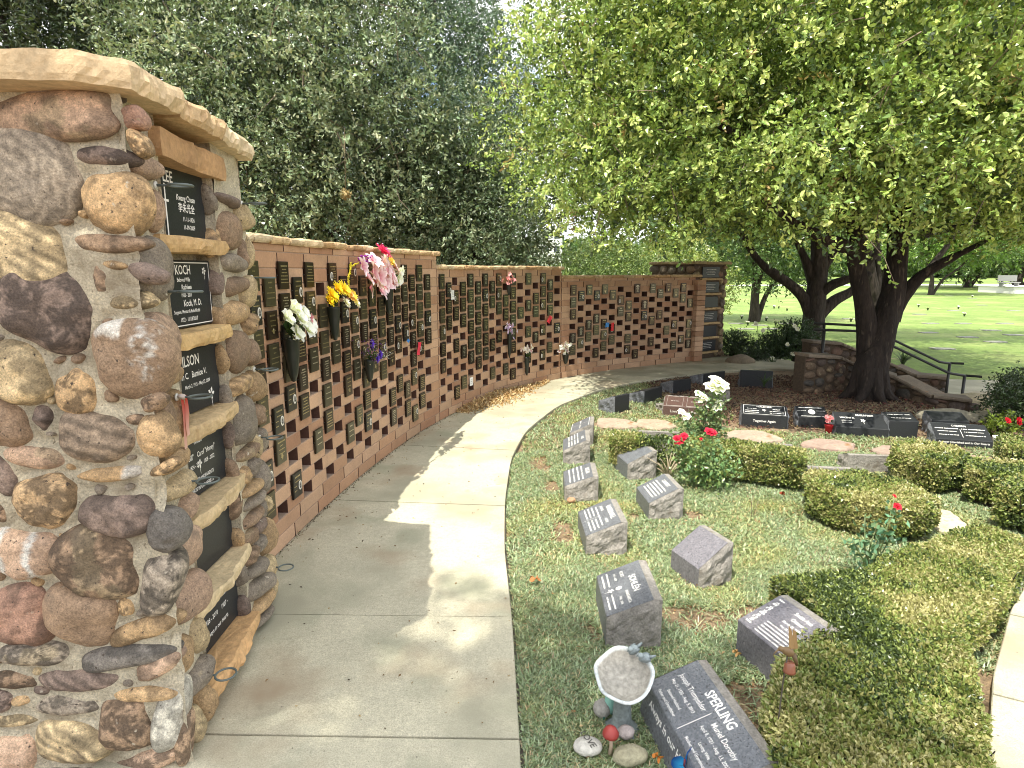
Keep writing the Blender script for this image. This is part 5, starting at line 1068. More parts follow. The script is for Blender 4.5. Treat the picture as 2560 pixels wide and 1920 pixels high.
# pale dead branches in the hedge gap
mb = MB()
for i in range(16): a = rnd.uniform(-1.1, 1.1); l_ = rnd.uniform(.12, .26); mb.tube([(0, 0, 0), (math.sin(a) * l_ * .5, rnd.uniform(-.05, .03), math.cos(a) * l_ * .6), (math.sin(a * 1.2) * l_, rnd.uniform(-.1, .05), math.cos(a) * l_ * .95)], [.005, .004, .0015], 5, lin('b5a58a'))
o = mb.build('dead_branches', M['paint']); o.location = (1.24, 4.74, -.03); tag(o, 'pale dead branches filling the gap of the thin hedge', 'dead shrub')

# ------------------------------------------------------------------ small ornaments at the near stone
x0, y0 = .395, 1.975; rt = empty('birdbath', (x0, y0, -.035), 'small blue grey birdbath with two little birds on its rim beside the largest stone', 'birdbath')
mb = MB(); zt = P(1350, 1445, y0).z + .035; cb_ = lin('a3aaa8')
zt -= .02; mb.lathe([(.062, 0), (.064, .012), (.05, .022), (.034, .04), (.03, zt * .5), (.04, zt * .72), (.056, zt - .06), (.02, zt - .05)], (0, 0, 0), 20, lin('7d8684'), wob=.05); mb.build('pedestal', M['ceramic'], rt)
mb = MB(); RB = .103
prof = [(.01, zt - .045), (.05, zt - .04), (.085, zt - .018), (RB, zt + .004), (RB * 1.02, zt + .012), (RB * .93, zt + .013), (RB * .86, zt + .004), (RB * .6, zt - .012), (.0, zt - .016)]; prof = [(r_, z_ - zt) for r_, z_ in prof]
mb.lathe(prof, (0, 0, 0), 40, cb_, wob=.045); n_ = len(prof) * 40; cc = mb.c[0]; cc[40 * 3:40 * 6] = lin('ccd2d0'); cc[40 * 6:] = lin('9d988c')
bowl = mb.build('bowl', M['ceramic'], rt); bowl.location = (0, -.01, zt); bowl.rotation_euler = (rd(24), rd(-6), 0)
for (a, sc) in ((58, 1), (28, .95)):
    bx, by = RB * .9 * math.cos(rd(a)), RB * .9 * math.sin(rd(a)); mb = MB(); cl_ = lin('8a9494')
    mb.blob((0, 0, .02), (.022, .015, .016), (12, 9), .08, 3, 1, cl_); mb.blob((.014, 0, .037), (.011, .010, .010), (10, 8), .05, 3, 2, cl_); mb.tube([(.023, 0, .037), (.031, 0, .034)], [.003, .0006], 6, lin('5f6a66')); mb.tube([(-.018, 0, .022), (-.04, 0, .03)], [.008, .003], 6, cl_)
    for s_ in (-1, 1): mb.blob((-.004, s_ * .012, .022), (.018, .005, .011), (8, 6), .05, 3, 3, np.array(cl_) * .8)
    o = mb.build('bird_figure', M['ceramic'], bowl); o.location = (bx, by, .006); o.rotation_euler = (0, 0, rd(a + 150))
def boulder(name, px, py, r, col, label, z=0, seed=1, cat='rock', jit=.12, y=None, rz=0):
    x, y_ = G(px, py, z); mb = MB(); mb.blob((0, 0, 0), r, (20, 13), jit, 3, seed, lin(col), rz=rz); o = mb.build(name, M['rock']); o.location = (x, y_, z); return tag(o, label, cat)
o = boulder('word_stone', 1270, 1612, (.05, .038, .026), 'cfcbc0', 'white painted pebble with engraved word beside the red mushroom', .0, 3, 'painted stone', .04); lt = MB(); put_text(lt, 'LOVE', (0, 0, .0245), (math.cos(-1.15), math.sin(-1.15), 0), (-math.sin(-1.15), math.cos(-1.15), 0), (0, 0, 1), .024, .085, .01, lift=.003); lt.build('lettering', mat('engraved_dark', lin('55524c')), o)
boulder('garden_rock', 1362, 1632, (.058, .04, .03), 'a59f84', 'mottled greenish rock at the bottom below the birdbath', .0, 5, jit=.16); boulder('garden_rock', 1300, 1530, (.034, .03, .035), 'a8a49c', 'pale upright rock left of the birdbath pedestal', .01, 8)
boulder('garden_rock', 1352, 1580, (.03, .026, .022), 'b8aca8', 'small pinkish white rock right of the red mushroom', .01, 9); boulder('garden_rock', 1425, 1205 - 780 + 690, (.001, .001, .001), 'b8aca8', 'x', .01, 9) if False else None
boulder('garden_rock', 1234, 1080, (.03, .022, .022), 'b08a6a', 'little brown rock at the foot of the third path side stone', .0, 12)
x, y = G(1318, 1618); q = P(1323, 1580, y); mb = MB(); rt = empty('mushroom_ornament', (x, y, -.03), 'little red mushroom garden ornament before the birdbath', 'garden ornament'); hz = q.z + .02
mb.tube([(0, 0, 0), (.003, 0, hz * .5), (.0, 0, hz)], [.009, .006, .006], 10, lin('b5a08a')); mb.build('stalk', M['paint'], rt); mb = MB(); mb.lathe([(.002, -.006), (.02, -.008), (.028, -.004), (.027, .006), (.018, .022), (.008, .028), (.0005, .03)], (0, 0, hz), 20, lin('9a3a34'), wob=.03); mb.build('cap', M['paint'], rt)
# glass bird leaning by the pedestal
x, y = G(1318, 1535); mb = MB(); mb.blob((0, 0, .055), (.022, .018, .05), (12, 9), .08, 3, 2, lin('8fc0b0')); mb.blob((.0, 0, .1), (.014, .012, .014), (10, 8), .05, 3, 2, lin('7fb5a5')); mb.tube([(-.01, 0, .05), (-.03, -.03, -.0)], [.012, .002], 8, lin('3f6a5a')); mb.tube([(-.01, -.01, .1), (-.045, -.02, .125)], [.003, .001], 6, lin('2f3a34'))
o = mb.build('bird_ornament', M['china']); o.location = (x, y, -.02); tag(o, 'pale green glazed bird ornament leaning on the birdbath pedestal', 'garden ornament')
# blue butterfly on a pick
q = P(1478, 1655, 1.70); mb = MB()
for (dx, sz, c1_, c2_) in ((1, 1, '2a8ac0', '1a4a9a'), (-1, .9, '3aa8d8', '16407a')):
    for (a, L_) in ((35, .06), (-20, .042)):
        d = np.array([dx * math.cos(rd(a)), .25, math.sin(rd(a))]); petal(mb, np.zeros(3), d, (0, -1, .2), L_ * sz, L_ * .8, lin(c1_), lin(c2_), .1, .5)
mb.tube([(0, 0, -.02), (0, 0, .025)], .004, 6, lin('6a2028')); mb.tube([(0, 0, -.02), (.01, .03, -q.z - .03)], .0014, 5, (.1, .1, .1)); o = mb.build('butterfly_ornament', M['china']); o.location = q; o.rotation_euler = (0, 0, .5); tag(o, 'blue glass butterfly at the foot of the largest stone', 'garden ornament')
# hummingbird stake with bell
y_ = 1.78; q = P(1702, 1408, y_); rt = empty('garden_stake', (P(1660, 1659, 1.66).x, 1.66, -.03), 'rusty metal hummingbird stake with a small copper bell standing over the big hedge', 'garden stake'); o0 = np.array(rt.location); qc = np.array(q) - o0; bz = lin('7a6242')
mb = MB(); bell = np.array(P(1706, 1440, y_)) - o0; foot = np.array([0, 0, 0.]); st_ = np.array(P(1692, 1470, y_)) - o0; mb.tube([foot, (foot + st_) / 2 + np.array([.004, 0, 0]), st_, qc + [0, 0, -.012]], .0024, 6, lin('4a4238')); mb.build('rod', M['paint'], rt)
mb = MB(); mb.blob(qc, (.024, .010, .014), (14, 10), .04, 3, 2, bz, rot=Matrix.Rotation(.5, 3, 'Y')); mb.blob(qc + [-.022, 0, .010], (.010, .008, .009), (10, 8), .03, 3, 2, bz); mb.tube([qc + [-.03, 0, .008], qc + [-.04, 0, -.002], qc + [-.047, 0, -.014]], [.003, .002, .0008], 6, bz); mb.tube([qc + [.018, 0, -.008], qc + [.030, 0, -.035], qc + [.033, 0, -.05]], [.008, .006, .003], 6, np.array(bz) * .7); mb.build('bird_body', M['paint'], rt)
for dx in (0, .013):
    mb = MB(); V = [qc + [.004 + dx, .003 * dx * 80, .005], qc + [-.002 + dx, .0, .06], qc + [-.004 + dx, .0, .092 - dx], qc + [.008 + dx, .0, .07], qc + [.018 + dx, .0, .012]]; V2 = [v_ + [0, .0015, 0] for v_ in V]; mb.add(V + V2, [(0, 1, 2, 3, 4)[::-1], (5, 6, 7, 8, 9)] + [(i, (i + 1) % 5, 5 + (i + 1) % 5, 5 + i) for i in range(5)], lin('a08258')); mb.build('wing', M['paint'], rt)
mb = MB(); mb.lathe([(.001, .017), (.012, .016), (.016, .010), (.018, -.012), (.020, -.018), (.017, -.018), (.014, .008)], bell, 20, lin('8f5a44')); mb.tube([bell + [0, 0, .016], qc + [.004, 0, -.012]], .0012, 5, (.2, .15, .1)); mb.build('bell', M['china'], rt)

# ------------------------------------------------------------------ steps, flank walls, handrails
def flank(pts_top, base_z, thick, label, seed, dirn):
    """stone flank wall: cap along pts_top, stones on its camera side"""
    rt = empty('stair_wall', (pts_top[0][0], pts_top[0][1], 0), label, 'stair wall'); o0 = np.array([pts_top[0][0], pts_top[0][1], 0]); b = MB(); cbm = MB(); r_ = random.Random(seed); n = 0
    for a, c in zip(pts_top[:-1], pts_top[1:]):
        a = np.array(a) - o0; c = np.array(c) - o0; u = (c - a) * [1, 1, 0]; L = np.linalg.norm(u); u = u / L; nn = np.array([u[1], -u[0], 0]); back = -nn * thick
        V = [a * [1, 1, 0] + Z3 * base_z, c * [1, 1, 0] + Z3 * base_z, c - Z3 * .04, a - Z3 * .04]; V = V + [v_ + back for v_ in V]; b.add(V, [(0, 1, 2, 3), (7, 6, 5, 4), (0, 3, 7, 4), (1, 5, 6, 2), (3, 2, 6, 7)])
        x = 0
        while x < L:
            w = r_.uniform(.1, .22); t = (x + w / 2) / L; zt_ = a[2] + (c[2] - a[2]) * min(1, t) - .05; z = base_z + .02
            while z < zt_ - .03:
                h = min(r_.uniform(.07, .15), zt_ - z); cobble(cbm, a * [1, 1, 0] + u * (x + w / 2) + Z3 * (z + h / 2), u, Z3, nn, w * .95, h * .95, .035, r_.uniform(-.2, .2), np.array(lin(cob_cols[r_.choice(['bro', 'dbr', 'red', 'dbr', 'dgr', 'bro'])])) * .55, seed + n, 2.5, poke=.8, nl=14, nr=5); z += h + .008; n += 1
            x += w + .008
        # cap slab following the slope
        k = 8; cap = MB(); rows = []
        for i in range(k + 1):
            t = i / k; p_ = a + (c - a) * t; j1, j2 = r_.uniform(-.012, .012), r_.uniform(-.01, .01)
            rows.append([p_ + nn * (.05 + j1) - Z3 * (.042 + j2 * .4), p_ + nn * (.055 + j1) - Z3 * .02, p_ + nn * (.045 + j1), p_ + back + nn * -.03, p_ + back - nn * .03 - Z3 * .04])
        V = [q for r2 in rows for q in r2]; Fs = [(5 * i + j, 5 * i + 5 + j, 5 * i + 5 + (j + 1) % 5, 5 * i + (j + 1) % 5) for i in range(k) for j in range(5)] + [(0, 1, 2, 3, 4), tuple(5 * k + j for j in range(5))[::-1]]
        cap.add(V, Fs, np.array(lin('7d7060')) * r_.uniform(.85, 1.1)); cap.build('cap', M['flag'], rt)
    b.build('core', M['darkwall'], rt); cbm.build('stones', M['cobble'], rt)
def PP(px, py, y): q = P(px, py, y); return (q.x, q.y, q.z)
n1 = [PP(1742, 729 + 62, 8.15), PP(1822, 808, 8.3), PP(1862, 826, 8.3), PP(1935, 805, 8.2), PP(2015, 852, 7.6), PP(2100, 861, 7.45)]
n1 = [PP(1742, 792, 8.2), PP(1822, 797, 8.35), PP(1850, 812, 8.35), PP(1942, 820, 8.1), PP(2016, 852, 7.65), PP(2098, 861, 7.5)]
n1 = [PP(1741, 764, 8.2), PP(1812, 768, 8.35), PP(1848, 784, 8.35), PP(1938, 812, 8.1), PP(2016, 852, 7.65), PP(2098, 861, 7.5)]
flank(n1, -.42, .2, 'stone flank wall with flat cap behind the big tree on the near side of the steps', 300, 1)
n2 = [PP(1752, 735, 9.5), PP(1815, 739, 9.6), PP(1848, 753, 9.6), PP(1938, 789, 9.5), PP(1980, 808, 9.3), PP(2050, 814, 9.1)]
flank(n2, -.42, .2, 'stone flank wall with flat cap on the lawn side of the steps', 400, 1)
stp = MB()
for i in range(4): stp.box((4.75 + i * .38, 9.0 - .12 * i, -.02 - .09 * i - .06), (.42, 1.2, .12), -.2, (1, 1, 1), 0, .006)
tag(stp.build('steps', M['concrete']), kind='structure')
def rail(pts, posts, label, loop):
    rt = empty('handrail', pts[0], label, 'handrail'); o0 = np.array(pts[0]); mb = MB(); q = [np.array(p_) - o0 for p_ in pts]; mb.tube(q, .018, 8, (.03, .03, .028)); 
    e = q[-1]; dd = (q[-1] - q[-2]) * [1, 1, 0]; dd /= np.linalg.norm(dd); sd = np.array([-dd[1], dd[0], 0]); a = np.linspace(-math.pi / 2, math.pi * 1.5, 21)
    mb.tube([e + dd * (.09 + .09 * math.cos(t - math.pi / 2 + math.pi)) * 1.0 + sd * .03 * math.sin(t) for t in a], .016, 8, (.03, .03, .028)); mb.build('rail', M['paint'], rt)
    for p_, zb in posts: p_ = np.array(p_) - o0; b = MB(); b.tube([[p_[0], p_[1], zb - o0[2]], p_], .02, 8, (.03, .03, .028)); b.build('post', M['paint'], rt)
r1 = [PP(1758, 692, 9.4), PP(1850, 697, 9.3), PP(1945, 712, 9.1), PP(2040, 796, 8.75), PP(2058, 800, 8.75)]
r1 = [PP(1758, 698, 9.4), PP(1848, 702, 9.2), PP(1936, 742, 9.0), PP(2032, 780, 8.8), PP(2052, 784, 8.75)]
rail([PP(1758, 698, 9.3), PP(1848, 703, 9.2), PP(1938, 738, 9.1), PP(2030, 782, 8.9), PP(2052, 785, 8.9)], [(PP(1781, 699, 9.28), .0), (PP(2052, 785, 8.9), -.36)], 'black handrail of the steps, the one ending farther from the camera', 1)
rail([PP(1758, 712, 8.75), PP(1848, 715, 8.65), PP(1938, 752, 8.55), PP(2050, 806, 8.3), PP(2086, 812, 8.25)], [(PP(1781, 713, 8.75), .0), (PP(2084, 812, 8.25), -.36)], 'black handrail of the steps, the one ending nearer the camera', 1)
boulder('boulder', 2108, 876, (.36, .26, .17), 'b5a88a', 'large pale boulder at the foot of the steps', -.12, 31, 'boulder', rz=-.3); boulder('boulder', 2052, 902, (.34, .18, .09), 'aaa28e', 'low flat boulder before the large pale boulder', -.02, 33, 'boulder', rz=-.3); boulder('boulder', 2140, 905, (.3, .16, .08), 'a39a84', 'flat boulder nearest the dark shrub at the right edge', -.02, 36, 'boulder', rz=-.2)
boulder('boulder', 1600, 782, (.25, .2, .13), '8d7f6c', 'brown rock at the foot of the far pillar', .0, 37, 'boulder')

# ------------------------------------------------------------------ shrubs near the steps and at the right edge
def shrub(name, c, r, label, n, L, col, seed=1, cat='shrub', group=None, shell=.45, trunk=True):
    rt = empty(name, c, label, cat, group); ln = [(0, 0, r[2] * 1.0, *r)]
    crown_mesh(ln, n // 8, 8, L, L * .5, [(col, 3), (tuple(np.array(col) * 1.5), 1), (tuple(np.array(col) * .7), 1)], spray=min(r) * .35, shell=shell, name='foliage', parent=rt, seed=seed)
    if trunk:
        mb = MB()
        for i in range(7): a = i * .9; mb.tube([(0, 0, -.05), (math.cos(a) * r[0] * .3, math.sin(a) * r[1] * .3, r[2] * .7), (math.cos(a) * r[0] * .7, math.sin(a) * r[1] * .7, r[2] * 1.3)], [.02 * r[2] * 3, .012 * r[2] * 3, .004], 5)
        mb.build('stems', M['bark'], rt)
    return rt
q = P(1590, 765, 12.0); shrub('round_shrub', (q.x, 12.0, -.1), (.36, .36, .27), 'dark round clipped shrub right of the far pillar', 7000, .035, (.035, .06, .022), 2)
q = P(1672, 770, 11.6); shrub('shrub', (q.x, 11.6, -.05), (.42, .4, .22), 'low dark shrub dotted with white flowers right of the round shrub', 6000, .04, (.04, .07, .025), 3)
q = P(1715, 760, 11.6); shrub('shrub', (q.x, 11.6, -.05), (.42, .45, .36), 'dense dark shrub at the top of the steps', 8000, .045, (.04, .075, .025), 4)
q = P(1640, 790, 10.9); shrub('shrub', (q.x, 11.2, -.05), (.3, .25, .14), 'small low shrub beside the far path edge', 2500, .035, (.04, .07, .025), 6)
mb = MB()
for px, py in ((1648, 715), (1716, 705), (1722, 712), (1700, 745), (1712, 765), (1690, 780), (1668, 775), (1650, 790), (1632, 700)): bloom(mb, np.array(P(px, py, 11.15)), (-.2, -1, .5), .05, 6, lin('f0ece0'), lin('f8f6ee'), .8, .4, 2)
for i in range(10): a = P(1640 + 9 * i, 775, 11.3); b = P(1641 + 9 * i + rnd.uniform(-5, 5), 705 + rnd.uniform(-5, 15), 11.3); mb.tube([(a.x, a.y, a.z), (b.x, b.y, b.z)], .006, 5, (.05, .08, .03))
tag(mb.build('flowering_plant', M['petal']), 'tall stems with small white flowers between the shrubs by the lawn', 'plant')
def strappy(px, py, y, h, n, label, spread=.25):
    q = P(px, py, y); mb = MB()
    for i in range(n):
        a = rnd.uniform(0, 6.28); l_ = h * rnd.uniform(.6, 1.1); s_ = spread * rnd.uniform(.3, 1); d = np.array([math.cos(a), math.sin(a), 0]); sd = np.array([-d[1], d[0], 0]) * .012; V = []
        for t in (0, .35, .7, 1): p_ = d * s_ * t * t * l_ / h + Z3 * l_ * (t - .25 * t * t); V += [p_ - sd * (1 - t), p_ + sd * (1 - t) + [0, 0, .001]]
        mb.add(V, [(2 * k, 2 * k + 1, 2 * k + 3, 2 * k + 2) for k in range(3)], jitcol((.05, .09, .03), 8))
    o = mb.build('strappy_plant', M['leaf']); o.location = q; return tag(o, label, 'plant')
strappy(1950, 792, 9.75, .36, 46, 'clump of long dark strap leaves on the lawn side of the steps', .5); strappy(1668, 800, 10.9, .35, 30, 'clump of upright strap leaves between the shrubs beside the path')
strappy(1650, 835, 8.1, .22, 26, 'small leafy plant before the widest dark stone back')
q = P(2215, 850, 6.6); shrub('shrub', (5.28, 6.3, -.03), (.34, .3, .27), 'dark shrub cut by the right edge beside the flat boulder', 5500, .035, (.035, .06, .02), 8)
shrub('shrub', (5.72, 6.9, -.03), (.2, .2, .27), 'taller dark shrub at the right edge seen against the pavement', 4000, .035, (.04, .07, .022), 9)
shrub('shrub', (4.86, 5.98, -.03), (.16, .14, .12), 'small yellow green plant with red flowers at the right edge', 900, .04, (.16, .22, .03), 10)
mb = MB()
for i in range(5): bloom(mb, (4.83 + rnd.uniform(-.06, .08), 5.84 + rnd.uniform(-.03, .03), .17 + rnd.uniform(-.03, .03)), (0, -1, .6), .03, 6, lin('8a1020'), lin('c8182c'), .7, .3, 2)
tag(mb.build('cut_flowers', M['petal']), 'dark red flowers at the right edge before the yellow green plant', 'flowers')
mb = MB(); mb.lathe([(.0, 0), (.028, .0), (.034, .06), (.036, .075), (.032, .075), (.03, .01)], (0, 0, 0), 18, lin('e6e4de')); o = mb.build('candle_cup', M['china']); q = G(2168, 935); o.location = (4.62, 5.72, -.03); tag(o, 'small white candle cup at the right edge', 'cup')
# red pot with pink flowers between the stones
x, y = G(1790, 928); mb = MB(); mb.lathe([(.0, 0), (.03, 0), (.042, .075), (.045, .08), (.038, .08), (.03, .02)], (0, 0, 0), 18, lin('a81820')); o = mb.build('flower_pot', M['china']); o.location = (x, y, -.03); tag(o, 'small glossy red flower pot right of the small medallion stone', 'pot')
mb = MB(); [bloom(mb, (R.normal() * .025 - .01, R.normal() * .02, .03 + R.random() * .06), (0, -1, .8), .022, 6, lin('d04a5a'), lin('e8a0a0'), .7, .3, 2) for _ in range(12)]; greens(mb, (0, 0, .02), Z3, .05, 30, (.06, .1, .03), .03); o = mb.build('bouquet', M['petal']); o.location = (x, y, .045); tag(o, 'pink flowers in the small red pot', 'bouquet')

# ------------------------------------------------------------------ the big tree on the right
oakc = [((.19, .28, .06), 3), ((.32, .43, .10), 3), ((.50, .60, .19), 2.8), ((.06, .105, .025), 1.5), ((.46, .36, .14), .1)]
tz = float(Tz(4.6, 7.75)); tree = empty('oak_tree', (4.6, 7.85, tz), 'big spreading green tree with forked dark trunk shading the garden', 'tree'); t0 = np.array([4.6, 7.85, tz])
def rel(px, py, y): return np.array(P(px, py, y)) - t0
tr = MB()
limb(tr, [(0, 0, -.25), (.0, 0, .05), (-.02, 0, .35), rel(1900, 745, 7.9), rel(1910, 700, 7.95), rel(1932, 620, 8.0), rel(1940, 540, 8.0), rel(1935, 430, 8.1), rel(1925, 250, 8.3)], .215, .10, 16, .16, 3)
limb(tr, [rel(1884, 800, 7.95), rel(1874, 720, 7.95), rel(1862, 640, 7.9), rel(1850, 560, 7.9), rel(1848, 480, 7.8), rel(1830, 330, 7.6)], .155, .075, 14, .16, 5)
for k in range(7):
    a = k * .9 + .3; limb(tr, [(math.cos(a) * .08, math.sin(a) * .08, .4), (math.cos(a) * .19, math.sin(a) * .18, .10), (math.cos(a) * .38, math.sin(a) * .34, -.04)], .12, .03, 9, .2, k)
for pts, r0 in (([rel(1925, 690, 8.0), rel(1950, 640, 8.0), rel(1995, 590, 7.9), rel(2060, 555, 7.7), rel(2140, 515, 7.4)], .12), ([rel(1845, 540, 7.9), rel(1790, 520, 7.6), rel(1700, 470, 7.2), rel(1600, 400, 6.8)], .10), ([rel(1940, 500, 8.0), rel(1990, 420, 7.4), rel(2070, 330, 6.8)], .10), ([rel(1850, 480, 7.8), rel(1760, 380, 7.4), rel(1620, 300, 7.2), rel(1450, 230, 7.2)], .09), ([rel(1850, 500, 7.8), rel(1800, 420, 8.3), rel(1700, 330, 9)], .09), ([rel(1935, 430, 8.1), rel(1980, 300, 8.6), rel(2100, 200, 9)], .09), ([rel(1930, 520, 8.0), rel(2020, 500, 8.6), rel(2180, 470, 9.0)], .09)):
    limb(tr, pts, r0, .02, 8, .2, len(pts))
tr.build('trunk', M['bark'], tree)
lob = [(4.6, 8.3, 4.6, 4.0, 3.3, 2.7), (1.9, 7.7, 3.9, 1.75, 1.9, 2.05), (1.25, 7.3, 4.8, 1.25, 1.5, 1.7), (3.4, 6.0, 3.15, 1.9, 1.15, 1.2), (5.0, 5.7, 3.15, 1.9, 1.2, 1.2), (1.5, 7.3, 2.85, 1.15, 1.2, 1.0), (2.7, 9.5, 3.6, 2.6, 1.9, 1.8), (1.0, 8.8, 3.5, 1.35, 1.3, 1.6), (5.6, 9.8, 4.0, 3.4, 2.2, 2.0), (4.6, 8, 3.2, 3.0, 2.0, 1.0), (4.2, 6.5, 4.8, 3.2, 1.8, 1.8), (6.8, 7.6, 3.4, 2.0, 1.8, 1.5), (2.5, 7.0, 2.9, 1.5, 1.3, 1.05)]
crown_mesh([(a - t0[0], b - t0[1], c - t0[2], *r) for a, b, c, *r in lob], 34000, 13, .060, .031, oakc, hexa=True, spray=.30, shell=.5, droop=.25, zmin=1.72, twigs=1300, gap=.36, gs=1.15, cull=lambda c: c[:, 2] + t0[2] > 1.72 + .16 * (c[:, 1] + t0[1] - 6), seed=4, name='crown', parent=tree)

# second tree behind it
y2 = 12.4; q = P(1758, 745, y2); t1 = np.array([q.x, y2, -.15]); tree2 = empty('oak_tree', t1, 'dark tree with wide low forks behind the big tree at the top of the steps', 'tree'); tr = MB()
def rel2(px, py, y=y2): return np.array(P(px, py, y)) - t1
limb(tr, [rel2(1757, 790), rel2(1757, 740), rel2(1758, 690), rel2(1762, 640), rel2(1768, 580), rel2(1770, 500), rel2(1760, 400)], .25, .12, 14, .14, 2)
limb(tr, [rel2(1752, 680), rel2(1735, 640), rel2(1700, 608), rel2(1660, 585), rel2(1630, 555), rel2(1600, 500)], .13, .06, 10, .14, 3); limb(tr, [rel2(1768, 680), rel2(1800, 650), rel2(1840, 630), rel2(1880, 590)], .14, .06, 10, .14, 4)
limb(tr, [rel2(1765, 640), rel2(1800, 612, 12.2), rel2(1850, 600, 12), rel2(1900, 540, 12)], .12, .05, 10, .14, 6); limb(tr, [rel2(1765, 600), rel2(1790, 560), rel2(1830, 520)], .12, .05, 8, .14, 7); limb(tr, [rel2(1762, 620), rel2(1740, 560), rel2(1710, 500)], .12, .05, 8, .14, 8)
tr.build('trunk', M['bark2'], tree2)
crown_mesh([(0, 0, 4.4, 3.4, 3.0, 2.3), (-2.4, -.3, 3.6, 2.0, 1.8, 1.4), (2.4, 0, 3.8, 2.2, 2.2, 1.5), (-3.6, .4, 4.0, 1.6, 1.6, 1.4)], 6500, 12, .085, .045, [((.08, .13, .025), 3), ((.12, .18, .03), 2), ((.05, .09, .018), 2)], spray=.45, shell=.5, zmin=2.75, gap=.1, seed=14, name='crown', parent=tree2)

# ------------------------------------------------------------------ dark trees behind the brick wall
gr = [((.18, .24, .12), 3), ((.30, .37, .21), 2.6), ((.05, .08, .035), 2.2), ((.40, .46, .29), 1.6)]
gr2 = [((.12, .17, .085), 3), ((.19, .25, .14), 2.2), ((.06, .09, .04), 1.6), ((.29, .34, .21), 1.2)]
def tree_at(x, y, lobes, ncl, label, cols, L, name='evergreen_tree', per=14, h=None, seed=1, z0=None, spray=.45, zmin=None, gap=.12, tw=0, r=.22, stems=3, shell=.55, hexa=False):
    z0 = float(Tz(x, y)) if z0 is None else z0; rt = empty(name, (x, y, z0), label, 'tree'); tr = MB(); r_ = random.Random(seed); hh = max(l[2] for l in lobes)
    for k in range(stems): l = lobes[k % len(lobes)]; limb(tr, [((k - 1) * r * .4, 0, -.2), ((l[0] - x) * .2 + r_.uniform(-.2, .2), (l[1] - y) * .2, hh * .25), ((l[0] - x) * .55 + r_.uniform(-.3, .3), (l[1] - y) * .5, l[2] * .6), (l[0] - x, l[1] - y, l[2] + l[5] * .4)], r * (1 if k == 0 else .6), .04, 9, .2, seed + k)
    tr.build('trunk', M['bark2'], rt)
    crown_mesh([(a - x, b - y, c - z0, *rr) for a, b, c, *rr in lobes], ncl, per, L, L * .45, cols, spray=spray, shell=shell, droop=.1, zmin=zmin, gap=gap, seed=seed, name='crown', parent=rt, twigs=tw, hexa=hexa, gs=.85); return rt
tree_at(-4.0, 11.2, [(-4.6, 10.6, 4.2, 2.0, 1.8, 2.6), (-3.0, 10.8, 4.6, 2.0, 1.9, 2.8), (-3.6, 12.0, 2.6, 2.9, 1.5, 1.7), (-5.4, 10.9, 3.0, 1.5, 1.6, 1.8), (-2.2, 10.9, 3.4, 1.3, 1.4, 1.5), (-4.2, 11.5, 6.5, 2.6, 2.2, 2.2)], 13500, 'large grey green evergreen tree filling the view above the near brick wall', gr, .08, seed=21, tw=500, gap=.40, hexa=True, zmin=1.15, per=13, stems=5)
tree_at(-1.0, 11.4, [(-1.35, 11.5, 2.5, 1.4, 1.2, 1.3), (-.45, 11.0, 2.05, 1.15, 1.1, .95), (-1.0, 11.6, 3.6, 1.25, 1.2, 1.3)], 3900, 'lower rounded evergreen tree rising behind the middle of the brick wall', gr2, .078, seed=23, tw=60, zmin=1.0, gap=.36, hexa=True, per=13)
tree_at(-1.4, 15.5, [(-1.5, 15.2, 5.2, 1.5, 1.4, 2.6), (-.3, 15.6, 4.0, 1.5, 1.3, 1.6), (-1.8, 15.6, 7.5, 1.3, 1.3, 1.6), (-.4, 16, 6.2, 1.5, 1.2, 2.0)], 4600, 'thin blue green tree standing between the evergreens and the big tree', [((.11, .17, .10), 3), ((.18, .25, .16), 2), ((.07, .11, .06), 1)], .09, seed=25, gap=.2, zmin=1.6, per=13)
tree_at(-8.5, 12.0, [(-8.8, 12.0, 4.6, 2.7, 2.2, 3.4), (-7.3, 12.6, 5.8, 1.6, 2.0, 2.6), (-9.5, 12, 8, 3, 2, 2), (-8.6, 12.5, 7.2, 2.4, 2, 2)], 9500, 'dark shaded tree behind the top of the near cobble pillar', [((.05, .075, .03), 3), ((.08, .11, .04), 1.6), ((.03, .05, .02), 2)], .095, seed=27, gap=.0, zmin=1.0, per=13)
tree_at(-5.6, 17.0, [(-5.6, 17, 5.2, 3.6, 2.4, 4.2), (-1.8, 17.5, 2.9, 3.0, 2.0, 2.2)], 4200, 'dark tree mass deep behind the grey green evergreen', [((.05, .07, .03), 3), ((.07, .10, .04), 1.6)], .10, seed=29, gap=.30, zmin=1.0, per=13, spray=.6)
# feathery pale bush beyond the wall
tree_at(2.0, 16.0, [(1.7, 16, .9, 1.3, 1.2, 1.35), (3.2, 16.2, .8, 1.2, 1.1, 1.25), (2.4, 16.2, 1.2, 1.1, 1, 1.3)], 3400, 'feathery pale green conifer showing above the low far end of the brick wall', [((.20, .28, .09), 3), ((.28, .36, .12), 2), ((.13, .2, .06), 1.5)], .075, 'conifer', seed=31, gap=.1, per=13, spray=.4, shell=.6)
tree_at(4.5, 19.0, [(4.4, 19, 1.0, 1.5, 1.2, 1.5), (5.6, 19.4, 1.0, 1.2, 1.2, 1.3)], 1500, 'yellow green shrubby tree left of the far pillar in the distance', [((.30, .36, .09), 3), ((.22, .28, .08), 2)], .11, 'shrubby_tree', seed=33, per=13, spray=.4)
